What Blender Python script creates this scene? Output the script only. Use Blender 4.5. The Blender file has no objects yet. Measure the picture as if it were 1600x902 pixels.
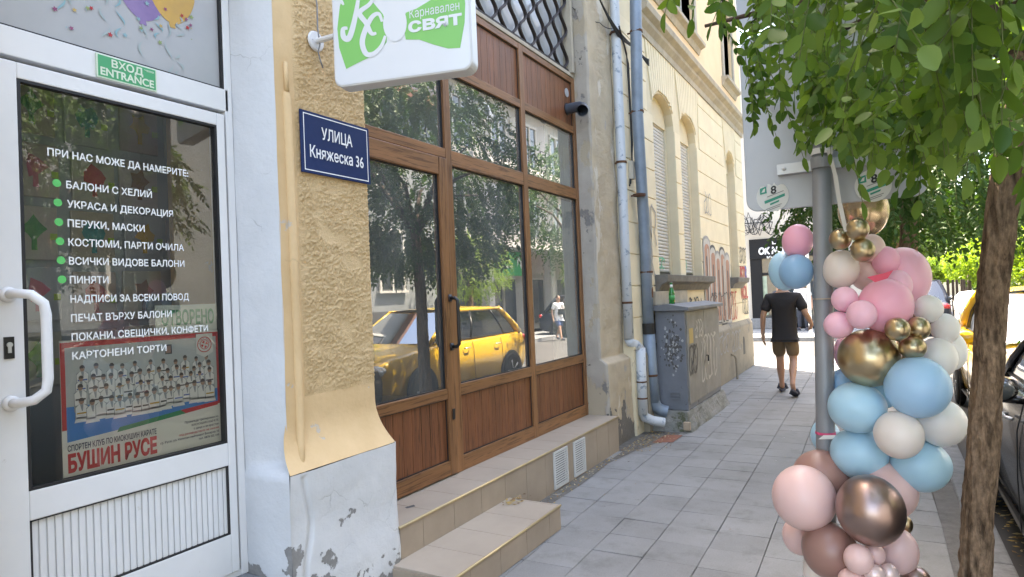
import bpy, bmesh, math, random
import numpy as np
from mathutils import Vector, Matrix, noise
R=math.radians
random.seed(7); rng=np.random.default_rng(7)
sc=bpy.context.scene
col=sc.collection
# ---------------------------------------------------------------- camera
CF=1000.0; CH=1.55
CM=np.array([[0.86477321,-0.04396206,-0.50023457],[0.50040664,-0.0077918,0.86575544],[-0.04195812,-0.99900282,0.01526077]])
CM[:,2]=[-0.50023457*1,0.86575544,0.01526077]
cd=bpy.data.cameras.new('camera'); cam=bpy.data.objects.new('camera',cd); col.objects.link(cam)
CM[:,2]/=np.linalg.norm(CM[:,2]); CM[:,0]-=CM[:,2]*(CM[:,0]@CM[:,2]); CM[:,0]/=np.linalg.norm(CM[:,0]); CM[:,1]=np.cross(CM[:,2],CM[:,0])
m=Matrix.Identity(4)
for i in range(3):
    m[i][0]=CM[i,0]; m[i][1]=-CM[i,1]; m[i][2]=-CM[i,2]
m[0][3]=0;m[1][3]=0;m[2][3]=CH
cam.matrix_world=m
cd.sensor_width=36; cd.lens=36*CF/1600; cd.clip_start=.05; cd.clip_end=3000
sc.camera=cam
# ---------------------------------------------------------------- sky, sun, exposure
SUN_EL,SUN_AZ=R(66),R(53)      # azimuth from the street axis towards the shop side
w=bpy.data.worlds.new('World'); sc.world=w; w.use_nodes=True
nt=w.node_tree; bg=nt.nodes['Background']
sky=nt.nodes.new('ShaderNodeTexSky'); sky.sky_type='NISHITA'; sky.sun_disc=False
sky.sun_elevation=SUN_EL; sky.sun_rotation=-SUN_AZ; sky.air_density=1.0; sky.dust_density=2.5; sky.ozone_density=1.0
nt.links.new(sky.outputs[0],bg.inputs[0]); bg.inputs[1].default_value=0.15
sd=bpy.data.lights.new('sun','SUN'); sd.energy=4.0; sd.angle=R(.5); sd.color=(1,.94,.85)
so=bpy.data.objects.new('sun',sd); col.objects.link(so)
sv=Vector((-math.sin(SUN_AZ)*math.cos(SUN_EL),math.cos(SUN_AZ)*math.cos(SUN_EL),math.sin(SUN_EL)))
so.rotation_euler=sv.to_track_quat('Z','Y').to_euler(); so.location=(-20,10,40)
sc.view_settings.view_transform='Standard'; sc.view_settings.look='None'; sc.view_settings.gamma=1
sc.view_settings.exposure=3.15
sc.view_settings.use_white_balance=True; sc.view_settings.white_balance_temperature=7500; sc.view_settings.white_balance_tint=10
# ---------------------------------------------------------------- helpers
ORG={}
def ray(px,py):
    v=CM@np.array([px-800,py-451,CF]); return v
def at(px,py,X=None,Y=None,Z=None):
    v=ray(px,py)
    t=X/v[0] if X is not None else (Y/v[1] if Y is not None else (Z-CH)/v[2])
    p=v*t; return Vector((p[0],p[1],p[2]+CH))
def proj(P):
    v=CM.T@(np.array(P)-np.array([0,0,CH])); return 800+CF*v[0]/v[2],451+CF*v[1]/v[2],v[2]
def tag(o,label=None,cat=None,group=None,kind=None):
    if label: o['label']=label
    if cat: o['category']=cat
    if group: o['group']=group
    if kind: o['kind']=kind
    return o
def empty(name,loc,label=None,cat=None,group=None,rz=0):
    o=bpy.data.objects.new(name,None); col.objects.link(o); o.location=loc; o.rotation_euler.z=rz
    o.empty_display_size=.1; ORG[o.name]=Vector(loc); return tag(o,label,cat,group)
def kids(o): return list(o.children)
def copy_tree(o,parent=None,**kw):
    c=o.copy(); col.objects.link(c); c.parent=parent
    for k in kids(o): copy_tree(k,c)
    return c
def link_mesh(name,me,mats,parent=None,smooth=False,bevel=0,origin=None,segs=2):
    """verts of me are world coordinates; shift them to the object's own origin"""
    vs=np.empty(len(me.vertices)*3); me.vertices.foreach_get('co',vs); vs=vs.reshape(-1,3)
    if parent is not None: org=ORG[parent.name]
    elif origin is not None: org=Vector(origin)
    else: org=Vector(((vs[:,0].min()+vs[:,0].max())/2,(vs[:,1].min()+vs[:,1].max())/2,vs[:,2].min()))
    vs-=np.array(org); me.vertices.foreach_set('co',vs.ravel()); me.update()
    for q in (mats if isinstance(mats,(list,tuple)) else [mats]): me.materials.append(q)
    o=bpy.data.objects.new(name,me); col.objects.link(o)
    if parent is not None: o.parent=parent
    else: o.location=org
    ORG[o.name]=Vector(org)
    if smooth:
        me.polygons.foreach_set('use_smooth',[True]*len(me.polygons))
    if bevel:
        b=o.modifiers.new('b','BEVEL'); b.width=bevel; b.segments=segs; b.limit_method='ANGLE'; b.angle_limit=R(40)
    return o
class MB:
    def __init__(s): s.bm=bmesh.new(); s.mi=0; s.M=Matrix.Identity(4)
    def v(s,p): return s.bm.verts.new(s.M@Vector(p))
    def f(s,vs):
        try:
            f=s.bm.faces.new(vs); f.material_index=s.mi; return f
        except ValueError: return None
    def poly(s,pts): return s.f([s.v(p) for p in pts])
    def box(s,x0,x1,y0,y1,z0,z1):
        if x0>x1:x0,x1=x1,x0
        if y0>y1:y0,y1=y1,y0
        if z0>z1:z0,z1=z1,z0
        v=[s.v((x,y,z)) for x in(x0,x1) for y in(y0,y1) for z in(z0,z1)]
        for q in((0,1,3,2),(4,6,7,5),(0,4,5,1),(2,3,7,6),(0,2,6,4),(1,5,7,3)): s.f([v[i] for i in q])
        return s
    def prism(s,pts,d):
        """pts: planar 3-D loop, d: extrusion vector"""
        d=Vector(d); a=[s.v(p) for p in pts]; b=[s.v(Vector(p)+d) for p in pts]; n=len(pts)
        s.f(a[::-1]); s.f(b)
        for i in range(n): s.f([a[i],a[(i+1)%n],b[(i+1)%n],b[i]])
        return s
    def tube(s,path,r,n=8,cap=True,flat=None):
        path=[Vector(p) for p in path]; rings=[]
        rr=r if isinstance(r,(list,tuple)) else [r]*len(path)
        up=None
        for i,p in enumerate(path):
            t=(path[min(i+1,len(path)-1)]-path[max(i-1,0)]).normalized()
            if up is None:
                up=Vector((0,0,1)) if abs(t.z)<.9 else Vector((1,0,0))
            a=t.cross(up).normalized(); b=a.cross(t).normalized(); up=b
            fl=flat or 1
            rings.append([s.v(p+a*math.cos(k*2*math.pi/n)*rr[i]+b*math.sin(k*2*math.pi/n)*rr[i]*fl) for k in range(n)])
        for i in range(len(rings)-1):
            for k in range(n): s.f([rings[i][k],rings[i][(k+1)%n],rings[i+1][(k+1)%n],rings[i+1][k]])
        if cap: s.f(rings[0][::-1]); s.f(rings[-1])
        return s
    def lathe(s,prof,c,axis='Z',n=24):
        """prof: (radius, height) pairs about axis through c"""
        c=Vector(c); rings=[]
        for r,h in prof:
            ring=[]
            for k in range(n):
                a=2*math.pi*k/n; u,vv=r*math.cos(a),r*math.sin(a)
                p={'Z':(u,vv,h),'X':(h,u,vv),'Y':(vv,h,u)}[axis]
                ring.append(s.v(c+Vector(p)))
            rings.append(ring)
        for i in range(len(rings)-1):
            for k in range(n): s.f([rings[i][k],rings[i][(k+1)%n],rings[i+1][(k+1)%n],rings[i+1][k]])
        if prof[0][0]>1e-5: s.f(rings[0][::-1])
        if prof[-1][0]>1e-5: s.f(rings[-1])
        return s
    def disc(s,c,r,axis='X',n=24,ry=None):
        c=Vector(c); ry=ry or r; pts=[]
        for k in range(n):
            a=2*math.pi*k/n; u,vv=r*math.cos(a),ry*math.sin(a)
            pts.append(c+Vector({'Z':(u,vv,0),'X':(0,u,vv),'Y':(u,0,vv)}[axis]))
        s.poly(pts); return s
    def ell(s,c,r,seg=16,rings=10):
        m=Matrix.Translation(s.M@Vector(c))@Matrix.Diagonal((*r,1))
        g=bmesh.ops.create_uvsphere(s.bm,u_segments=seg,v_segments=rings,radius=1,matrix=m)
        for v in g['verts']:
            for f in v.link_faces: f.material_index=s.mi
        return s
    def build(s,name,mats,parent=None,smooth=False,bevel=0,origin=None,segs=2,norm=True):
        if norm: bmesh.ops.recalc_face_normals(s.bm,faces=s.bm.faces)
        me=bpy.data.meshes.new(name); s.bm.to_mesh(me); s.bm.free()
        return link_mesh(name,me,mats,parent,smooth,bevel,origin,segs)
def raw(name,verts,faces,mats,parent=None,smooth=False,origin=None,mi=None):
    me=bpy.data.meshes.new(name); me.from_pydata([tuple(v) for v in verts],[],faces)
    if mi is not None: me.polygons.foreach_set('material_index',mi)
    return link_mesh(name,me,mats,parent,smooth,0,origin)
# ---------------------------------------------------------------- materials
def ramp(nt,fac,stops):
    r=nt.nodes.new('ShaderNodeValToRGB'); nt.links.new(fac,r.inputs[0])
    e=r.color_ramp.elements
    while len(e)<len(stops): e.new(.5)
    for i,(p,c) in enumerate(stops):
        e[i].position=p; e[i].color=(*c,1) if len(c)==3 else c
    return r.outputs[0]
def tex(nt,kind,scale,co,detail=4,rough=.6,stretch=None):
    if stretch:
        mp=nt.nodes.new('ShaderNodeMapping'); mp.inputs['Scale'].default_value=stretch; nt.links.new(co,mp.inputs[0]); co=mp.outputs[0]
    t=nt.nodes.new({'n':'ShaderNodeTexNoise','v':'ShaderNodeTexVoronoi'}[kind]); t.inputs['Scale'].default_value=scale
    nt.links.new(co,t.inputs['Vector'])
    if kind=='n': t.inputs['Detail'].default_value=detail; t.inputs['Roughness'].default_value=rough
    return t.outputs[0]
def mix(nt,fac,a,b,mode='MIX'):
    n=nt.nodes.new('ShaderNodeMix'); n.data_type='RGBA'; n.blend_type=mode
    for s,x in((0,fac),(6,a),(7,b)):
        if hasattr(x,'is_linked') or hasattr(x,'links'): nt.links.new(x,n.inputs[s])
        elif s==0: n.inputs[s].default_value=x
        else: n.inputs[s].default_value=(*x[:3],1)
    return n.outputs[2]
def bump(nt,h,strength,dist,bs):
    b=nt.nodes.new('ShaderNodeBump'); b.inputs['Strength'].default_value=strength; b.inputs['Distance'].default_value=dist
    nt.links.new(h,b.inputs['Height']); nt.links.new(b.outputs[0],bs.inputs['Normal']); return b
def new(name):
    m=bpy.data.materials.new(name); m.use_nodes=True; nt=m.node_tree; bs=nt.nodes['Principled BSDF']
    co=nt.nodes.new('ShaderNodeTexCoord').outputs['Object']; return m,nt,bs,co
def M(name,c,rough=.6,metal=0,var=None,bp=None,spec=None,coat=0,trans=0,sss=0,alpha=1,stain=None,stretch=None):
    """var=(scale, colour2); bp=(scale,strength,distance); stain=(scale, threshold, colour)"""
    m,nt,bs,co=new(name); bs.inputs['Base Color'].default_value=(*c,1); bs.inputs['Roughness'].default_value=rough; bs.inputs['Metallic'].default_value=metal
    if spec is not None: bs.inputs['Specular IOR Level'].default_value=spec
    if coat: bs.inputs['Coat Weight'].default_value=coat; bs.inputs['Coat Roughness'].default_value=.05
    if trans: bs.inputs['Transmission Weight'].default_value=trans
    if sss: bs.inputs['Subsurface Weight'].default_value=sss; bs.inputs['Subsurface Radius'].default_value=(.05,.03,.03)
    if alpha<1: bs.inputs['Alpha'].default_value=alpha
    cc=None
    if var:
        n=tex(nt,'n',var[0],co,5,.65,stretch); cc=ramp(nt,n,[(.32,c),(.68,var[1])]); nt.links.new(cc,bs.inputs['Base Color'])
    if stain:
        n=tex(nt,'n',stain[0],co,6,.7); k=ramp(nt,n,[(stain[1],(0,0,0)),(stain[1]+.05,(1,1,1))])
        cc=mix(nt,k,cc if cc is not None else c,stain[2]); nt.links.new(cc,bs.inputs['Base Color'])
    if bp: bump(nt,tex(nt,'n',bp[0],co,4,.6,stretch),bp[1],bp[2],bs)
    return m
def M_layers(name,layers,rough=.85,bp=(60,.4,.004),foot=None,crack=None):
    """plaster whose paint has flaked: [(colour, colour2)], (scale, threshold, stretch, colour) ..."""
    m,nt,bs,co=new(name); (c0,c1)=layers[0]
    cc=ramp(nt,tex(nt,'n',3.5,co,6,.65),[(.3,c0),(.7,c1)]); h=tex(nt,'n',bp[0],co,4)
    for sc_,th,st,c in layers[1:]:
        k=ramp(nt,tex(nt,'n',sc_,co,8,.62,st),[(th,(0,0,0)),(th+.025,(1,1,1))])
        cc=mix(nt,k,cc,c); 
        mm=nt.nodes.new('ShaderNodeMath'); mm.operation='MULTIPLY_ADD'; nt.links.new(k,mm.inputs[0]); mm.inputs[1].default_value=-.8; nt.links.new(h,mm.inputs[2]); h=mm.outputs[0]
    if crack:
        wn=nt.nodes.new('ShaderNodeTexNoise'); wn.inputs['Scale'].default_value=6; wn.inputs['Detail'].default_value=5; nt.links.new(co,wn.inputs['Vector'])
        va=nt.nodes.new('ShaderNodeVectorMath'); va.operation='MULTIPLY_ADD'; nt.links.new(wn.outputs['Color'],va.inputs[0]); va.inputs[1].default_value=(.16,.16,.16); nt.links.new(co,va.inputs[2])
        vo=nt.nodes.new('ShaderNodeTexVoronoi'); vo.feature='DISTANCE_TO_EDGE'; vo.inputs['Scale'].default_value=crack; nt.links.new(va.outputs[0],vo.inputs['Vector'])
        k1=ramp(nt,vo.outputs['Distance'],[(.002,(1,1,1)),(.009,(0,0,0))]); k2=ramp(nt,tex(nt,'n',1.7,co,3),[(.54,(0,0,0)),(.64,(.5,.5,.5))]); k=mix(nt,1,k1,k2,'MULTIPLY')
        cc=mix(nt,k,cc,(.13,.12,.105)); mm=nt.nodes.new('ShaderNodeMath'); mm.operation='MULTIPLY_ADD'; nt.links.new(k,mm.inputs[0]); mm.inputs[1].default_value=-1; nt.links.new(h,mm.inputs[2]); h=mm.outputs[0]
    if foot:
        z0,th,fc,fs_=foot; sx=nt.nodes.new('ShaderNodeSeparateXYZ'); nt.links.new(nt.nodes.new('ShaderNodeNewGeometry').outputs['Position'],sx.inputs[0])
        mr=nt.nodes.new('ShaderNodeMapRange'); nt.links.new(sx.outputs[2],mr.inputs[0]); mr.inputs[1].default_value=0; mr.inputs[2].default_value=z0; mr.inputs[3].default_value=.30; mr.inputs[4].default_value=-.12
        ad=nt.nodes.new('ShaderNodeMath'); nt.links.new(mr.outputs[0],ad.inputs[0]); nt.links.new(tex(nt,'n',fs_,co,8,.6),ad.inputs[1])
        k=ramp(nt,ad.outputs[0],[(th,(0,0,0)),(th+.012,(1,1,1))]); cc=mix(nt,k,cc,mix(nt,tex(nt,'n',40,co,4),fc,tuple(x*.55 for x in fc)))
        mm=nt.nodes.new('ShaderNodeMath'); mm.operation='MULTIPLY_ADD'; nt.links.new(k,mm.inputs[0]); mm.inputs[1].default_value=-1.2; nt.links.new(h,mm.inputs[2]); h=mm.outputs[0]
    nt.links.new(cc,bs.inputs['Base Color']); bs.inputs['Roughness'].default_value=rough; bs.inputs['Specular IOR Level'].default_value=.25
    bump(nt,h,bp[1],bp[2],bs); return m
def M_wood(name,a,b,axis='Z',scale=1.0,rough=.42):
    m,nt,bs,co=new(name)
    st={'Z':(40,40,1.6),'Y':(40,1.6,40)}[axis]
    n=tex(nt,'n',1.6*scale,co,6,.6,st); n2=tex(nt,'n',.8*scale,co,3,.5,tuple(x*.35 for x in st))
    c=ramp(nt,n,[(.3,a),(.52,b),(.6,tuple(x*.55 for x in a)),(.72,b)]); c2=ramp(nt,n2,[(.35,(.72,.72,.72)),(.7,(1.08,1.08,1.08))])
    nt.links.new(mix(nt,1.0,c,c2,'MULTIPLY'),bs.inputs['Base Color']); bs.inputs['Roughness'].default_value=rough; bs.inputs['Specular IOR Level'].default_value=.35
    bump(nt,n,.15,.001,bs); return m
def M_tiles(name,bw,rh,c1,c2,mortar,ms=.004,rough=.75,rot=0,off=(0,0,0),grime=.3):
    m,nt,bs,co=new(name)
    mp=nt.nodes.new('ShaderNodeMapping'); mp.inputs['Rotation'].default_value=(0,0,rot); mp.inputs['Location'].default_value=off; nt.links.new(co,mp.inputs[0])
    b=nt.nodes.new('ShaderNodeTexBrick'); nt.links.new(mp.outputs[0],b.inputs['Vector']); b.offset=0; b.squash=1
    for k,v in(('Color1',(*c1,1)),('Color2',(*c2,1)),('Mortar',(*mortar,1)),('Scale',1),('Mortar Size',ms),('Mortar Smooth',.3),('Bias',0),('Brick Width',bw),('Row Height',rh)): b.inputs[k].default_value=v
    g=ramp(nt,tex(nt,'n',1.1,co,8,.7),[(.3,(1-grime,)*3),(.7,(1.08,1.08,1.08))]); g2=ramp(nt,tex(nt,'n',90,co,3),[(.3,(.88,)*3),(.7,(1.08,)*3)])
    sp=ramp(nt,tex(nt,'n',17,co,6,.6),[(.26,(.62,)*3),(.31,(1,)*3)])
    c=mix(nt,1,mix(nt,1,mix(nt,1,b.outputs[0],g,'MULTIPLY'),g2,'MULTIPLY'),sp,'MULTIPLY'); nt.links.new(c,bs.inputs['Base Color'])
    bs.inputs['Roughness'].default_value=rough; bs.inputs['Specular IOR Level'].default_value=.35
    iv=nt.nodes.new('ShaderNodeMath'); iv.operation='MULTIPLY_ADD'; nt.links.new(b.outputs['Fac'],iv.inputs[0]); iv.inputs[1].default_value=-3; nt.links.new(tex(nt,'n',140,co,3),iv.inputs[2])
    bump(nt,iv.outputs[0],.5,.002,bs); return m
def M_glass(name,tint,base,k,rough=0.0,dust=0):
    m=bpy.data.materials.new(name); m.use_nodes=True; nt=m.node_tree; nt.nodes.remove(nt.nodes['Principled BSDF']); out=nt.nodes['Material Output']
    tr=nt.nodes.new('ShaderNodeBsdfTransparent'); tr.inputs[0].default_value=(*tint,1)
    gl=nt.nodes.new('ShaderNodeBsdfGlossy'); gl.inputs['Roughness'].default_value=rough
    fr=nt.nodes.new('ShaderNodeFresnel'); fr.inputs[0].default_value=1.5
    ma=nt.nodes.new('ShaderNodeMath'); ma.operation='MULTIPLY_ADD'; ma.use_clamp=True; nt.links.new(fr.outputs[0],ma.inputs[0]); ma.inputs[1].default_value=k; ma.inputs[2].default_value=base
    mx=nt.nodes.new('ShaderNodeMixShader'); nt.links.new(ma.outputs[0],mx.inputs[0]); nt.links.new(tr.outputs[0],mx.inputs[1]); nt.links.new(gl.outputs[0],mx.inputs[2]); last=mx
    if dust:
        df=nt.nodes.new('ShaderNodeBsdfDiffuse'); df.inputs[0].default_value=(.5,.53,.52,1); co=nt.nodes.new('ShaderNodeTexCoord').outputs['Object']
        k_=ramp(nt,tex(nt,'n',2.2,co,6,.65),[(.3,(dust*.5,)*3),(.75,(dust*1.6,)*3)]); m2=nt.nodes.new('ShaderNodeMixShader'); nt.links.new(k_,m2.inputs[0]); nt.links.new(mx.outputs[0],m2.inputs[1]); nt.links.new(df.outputs[0],m2.inputs[2]); last=m2
    nt.links.new(last.outputs[0],out.inputs[0])
    return m
def M_leaf(name,a,b,tr=.35,rough=.5):
    m,nt,bs,co=new(name)
    ge=nt.nodes.new('ShaderNodeNewGeometry'); c=ramp(nt,ge.outputs['Random Per Island'],[(0,a),(.5,tuple((x+y)/2 for x,y in zip(a,b))),(1,b)])
    nt.links.new(c,bs.inputs['Base Color']); bs.inputs['Roughness'].default_value=rough; bs.inputs['Specular IOR Level'].default_value=.35
    t=nt.nodes.new('ShaderNodeBsdfTranslucent'); lc=mix(nt,1,c,(1.5,1.55,.55),'MULTIPLY'); nt.links.new(lc,t.inputs[0])
    mx=nt.nodes.new('ShaderNodeMixShader'); mx.inputs[0].default_value=tr; out=nt.nodes['Material Output']
    nt.links.new(bs.outputs[0],mx.inputs[1]); nt.links.new(t.outputs[0],mx.inputs[2]); nt.links.new(mx.outputs[0],out.inputs[0]); return m
def M_bark(name,a,b):
    m,nt,bs,co=new(name)
    n=tex(nt,'n',9,co,8,.7,(3.2,3.2,.55)); v=tex(nt,'v',16,co,stretch=(2.2,2.2,.5)); n2=tex(nt,'n',60,co,4)
    n5=tex(nt,'n',90,co,5,.7,(1,1,.45)); c=mix(nt,1,ramp(nt,n,[(.32,a),(.5,b),(.68,tuple(x*1.4 for x in b))]),ramp(nt,n5,[(.35,(.6,)*3),(.65,(1.15,)*3)]),'MULTIPLY'); k=ramp(nt,v,[(.04,(.30,)*3),(.3,(1,)*3)]); k2=ramp(nt,tex(nt,'n',38,co,6,.7,(1.6,1.6,.35)),[(.36,(.5,)*3),(.5,(1.05,)*3)]); k=mix(nt,1,k,k2,'MULTIPLY')
    nt.links.new(mix(nt,1,c,k,'MULTIPLY'),bs.inputs['Base Color']); bs.inputs['Roughness'].default_value=.95; bs.inputs['Specular IOR Level'].default_value=.15
    a1=nt.nodes.new('ShaderNodeMath'); a1.operation='ADD'; nt.links.new(n,a1.inputs[0]); nt.links.new(v,a1.inputs[1])
    bump(nt,a1.outputs[0],1.0,.03,bs); return m
# ---------------------------------------------------------------- lettering
def glyphs(s,bold,spacing,shear):
    c=bpy.data.curves.new('t','FONT'); c.body=s; c.size=1; c.space_character=spacing; c.shear=shear
    o=bpy.data.objects.new('t',c); col.objects.link(o); dg=bpy.context.evaluated_depsgraph_get()
    cu=o.evaluated_get(dg).to_curve(dg); loops=[]
    for sp_ in cu.splines:
        B=sp_.bezier_points; n=len(B); P=[]
        for i in range(n):
            a,b=B[i],B[(i+1)%n]; p0,p1,p2,p3=a.co.xy,a.handle_right.xy,b.handle_left.xy,b.co.xy
            d=(p3-p0); L=d.length or 1e-9
            fl=abs(d.x*(p1.y-p0.y)-d.y*(p1.x-p0.x))/L+abs(d.x*(p2.y-p0.y)-d.y*(p2.x-p0.x))/L
            for t in ([0] if fl<.002 else [0,.25,.5,.75]): u=1-t; P.append(u**3*p0+3*u*u*t*p1+3*u*t*t*p2+t**3*p3)
        Q=[P[0]]
        for p in P[1:]:
            if (p-Q[-1]).length>.004: Q.append(p)
        if (Q[0]-Q[-1]).length<.004: Q.pop()
        if len(Q)>2: loops.append(Q)
    o.evaluated_get(dg).to_curve_clear(); bpy.data.objects.remove(o); bpy.data.curves.remove(c)
    ar=lambda L: sum(L[i].x*L[(i+1)%len(L)].y-L[(i+1)%len(L)].x*L[i].y for i in range(len(L)))/2
    A=[ar(l) for l in loops]
    def inside(p,L):
        r=False
        for i in range(len(L)):
            a,b=L[i],L[i-1]
            if (a.y>p.y)!=(b.y>p.y) and p.x<(b.x-a.x)*(p.y-a.y)/(b.y-a.y)+a.x: r=not r
        return r
    hole=[-1]*len(loops)
    for i in range(len(loops)):
        c_=[j for j in range(len(loops)) if A[j]*A[i]<0 and abs(A[j])>abs(A[i]) and inside(loops[i][0],loops[j])]
        if c_: hole[i]=min(c_,key=lambda j:abs(A[j]))
    for i,l in enumerate(loops):
        if (A[i]>0)==(hole[i]>=0): loops[i]=l[::-1]; A[i]=-A[i]
    sg=1
    def grow(L,bold):
        if not bold: return L
        out=[]; n=len(L)
        for i in range(n):
            d1=(L[i]-L[i-1]).normalized(); d2=(L[(i+1)%n]-L[i]).normalized(); n1=Vector((d1.y,-d1.x))*sg; n2=Vector((d2.y,-d2.x))*sg
            m_=n1+n2; 
            m_=m_/max(.35,(m_.length_squared/2)) if m_.length>1e-6 else n1
            out.append(L[i]+m_*bold)
        return out
    def fill(grps):
        c=bpy.data.curves.new('t','CURVE'); c.dimensions='2D'; c.fill_mode='BOTH'
        for grp in grps:
            for g in grp:
                q=c.splines.new('POLY'); q.points.add(len(g)-1); q.use_cyclic_u=True
                for p_,v_ in zip(q.points,g): p_.co=(v_.x,v_.y,0,1)
        o=bpy.data.objects.new('t',c); col.objects.link(o); dg=bpy.context.evaluated_depsgraph_get()
        me=bpy.data.meshes.new_from_object(o.evaluated_get(dg))
        v=[(q.co.x,q.co.y) for q in me.vertices]; f=[tuple(p_.vertices) if p_.normal.z>0 else tuple(p_.vertices)[::-1] for p_ in me.polygons]; a=sum(p_.area for p_ in me.polygons)
        bpy.data.objects.remove(o); bpy.data.curves.remove(c); bpy.data.meshes.remove(me)
        want=sum(ar(g)*sg for grp in grps for g in grp); return v,f,abs(a-want)<.015*want
    layers=[]
    for i,l in enumerate(loops):
        if hole[i]>=0: continue
        raw_=[l]+[loops[j] for j in range(len(loops)) if hole[j]==i]
        bb=(min(p.x for p in l)-.05,max(p.x for p in l)+.05)
        for L in layers:
            if all(bb[1]<q[0] or bb[0]>q[1] for q,_ in L): L.append((bb,raw_)); break
        else: layers.append([(bb,raw_)])
    V=[];F=[]
    for k,L in enumerate(layers):
        parts=[]
        for _,grp in L:
            for bb_ in (bold,bold*.92,bold*.8,bold*.6,bold*.35,0):
                r_=fill([[grow(g,bb_) for g in grp]])
                if r_[2] or bb_==0: break
            lack=bold-bb_
            for q_,(dx,dy) in enumerate([(0,0)] if lack<.3*bold or not bold else [(0,0),(lack,0),(-lack,0),(0,lack),(0,-lack)]): parts.append((r_[0],r_[1],dx*.85,dy*.85,q_*.00004))
        for v,f,dx,dy,dz in parts:
            b=len(V); F+=[tuple(b+q for q in t) for t in f]; V+=[(x_+dx,y_+dy,.00025*k+dz) for x_,y_ in v]
    return np.array(V),F
def text(name,s,p,u,v,width=None,height=None,mats=None,parent=None,bold=0,align='L',depth=.0015,spacing=1.0,shear=0,**kw):
    """lettering as flat mesh: p start point on baseline, u reading direction, v up"""
    vs,fs=glyphs(s,bold,spacing,shear); x0,x1=vs[:,0].min(),vs[:,0].max(); h=.73
    if width and height: sx,sy=width/(x1-x0),height/h
    elif width: sx=sy=width/(x1-x0)
    else: sx=sy=height/h
    u=np.array(u,float); v=np.array(v,float); nrm=np.cross(u,v)
    xs=(vs[:,0]-x0)*sx
    if align=='C': xs-=(x1-x0)*sx/2
    if align=='R': xs-=(x1-x0)*sx
    W=np.array(p)+xs[:,None]*u+(vs[:,1]*sy)[:,None]*v+nrm*(depth+vs[:,2:3])
    return raw(name,W,fs,mats,parent)
YV,ZV,XV=(0,1,0),(0,0,1),(1,0,0)
# ================================================================ materials
m_white=M('white_upvc',(.72,.73,.73),.35,var=(2.2,(.66,.67,.67)),stain=(11,.67,(.56,.55,.52)))
m_whitepl=M_layers('white_painted_plaster',[((.60,.61,.615),(.53,.545,.555)),(2.3,.70,(1,1,.7),(.40,.40,.39)),(7,.73,None,(.24,.24,.24))],.8,(25,.6,.006),(.8,.62,(.30,.295,.285),5),3.2)
m_yel=M_layers('ochre_plaster',[((.66,.475,.265),(.58,.405,.215)),(6,.655,None,(.5,.45,.38)),(11,.73,None,(.25,.22,.18))],.85,(40,.5,.004),None,2.6)
m_rough=M('ochre_roughcast',(.66,.485,.275),.92,var=(9,(.56,.40,.215)),bp=(190,.9,.006),spec=.15,stain=(5,.73,(.45,.42,.38)))
m_pillar=M_layers('peeling_pillar_plaster',[((.43,.385,.325),(.33,.295,.25)),(3.2,.52,(1,1,.45),(.40,.335,.245)),(5,.60,(1,1,.6),(.21,.195,.18)),(9,.66,None,(.12,.11,.1))],.95,(70,.8,.006))
m_wood=M_wood('brown_wood_frame',(.20,.085,.032),(.27,.125,.05),'Z')
m_woodh=M_wood('brown_wood_rail',(.20,.085,.032),(.27,.125,.05),'Y')
m_panel=M_wood('brown_wood_panel',(.145,.05,.022),(.215,.08,.032),'Z',1.2)
m_gasket=M('black_rubber',(.012,.012,.013),.6)
m_glass=M_glass('shop_glass',(.92,.95,.93),.14,3.6,.005,.12)
m_dglass=M_glass('door_glass',(.97,.985,.98),.04,1.5,.0,.035)
m_cglass=M_glass('car_glass',(.16,.19,.19),.10,2.2)
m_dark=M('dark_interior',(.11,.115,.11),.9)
m_inter=M('grey_interior',(.34,.39,.42),.9)
m_steptile=M('beige_step_tile',(.40,.335,.265),.5,var=(2.4,(.34,.285,.225)),bp=(180,.12,.001),stain=(26,.72,(.24,.2,.16)))
m_riser=M('beige_riser_tile',(.36,.285,.21),.5,var=(3,(.29,.23,.17)),stain=(18,.68,(.2,.17,.14)))
m_grout=M('grey_grout',(.16,.15,.14),.95)
m_brass=M('worn_brass_nosing',(.52,.40,.2),.38,.6,var=(6,(.42,.33,.2)))
m_alu=M('aluminium',(.55,.56,.57),.4,.7)
m_ventw=M('white_vent_paint',(.55,.55,.53),.5)
m_sidewalk=M_tiles('grey_paving_slabs',.314,.294,(.235,.25,.262),(.275,.288,.298),(.075,.073,.07),.0045,.7,R(-1.1),(.04,.11,0),.3)
m_asph=M('asphalt',(.062,.062,.064),.9,var=(1.3,(.085,.083,.08)),bp=(240,.6,.004),spec=.3,stain=(3,.68,(.045,.045,.045)))
m_granite=M('granite_kerb',(.24,.245,.25),.8,var=(12,(.15,.155,.16)),bp=(50,.7,.008))
m_dirt=M('dirt',(.13,.125,.115),1,var=(9,(.2,.19,.175)),bp=(45,1,.02))
m_cream=M_layers('cream_plaster',[((.71,.615,.44),(.63,.54,.375)),(4,.69,(1,1,.5),(.40,.34,.26)),(10,.71,None,(.27,.24,.2))],.9,(60,.3,.003))
m_peach=M('peach_plaster',(.76,.56,.34),.9,var=(1.6,(.70,.50,.295)),bp=(80,.2,.003),stain=(3,.71,(.48,.4,.3)))
m_base=M_layers('dirty_base_plaster',[((.33,.29,.225),(.25,.22,.175)),(3,.60,(1,1,.7),(.2,.185,.165)),(8,.67,None,(.13,.125,.12))],.95,(40,.7,.006),None,1.6)
m_stone=M('weathered_stone_trim',(.46,.40,.31),.9,var=(5,(.33,.29,.23)),bp=(40,.5,.004))
m_shut=M('white_shutter_slats',(.6,.585,.545),.55,var=(6,(.52,.5,.46)))
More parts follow.
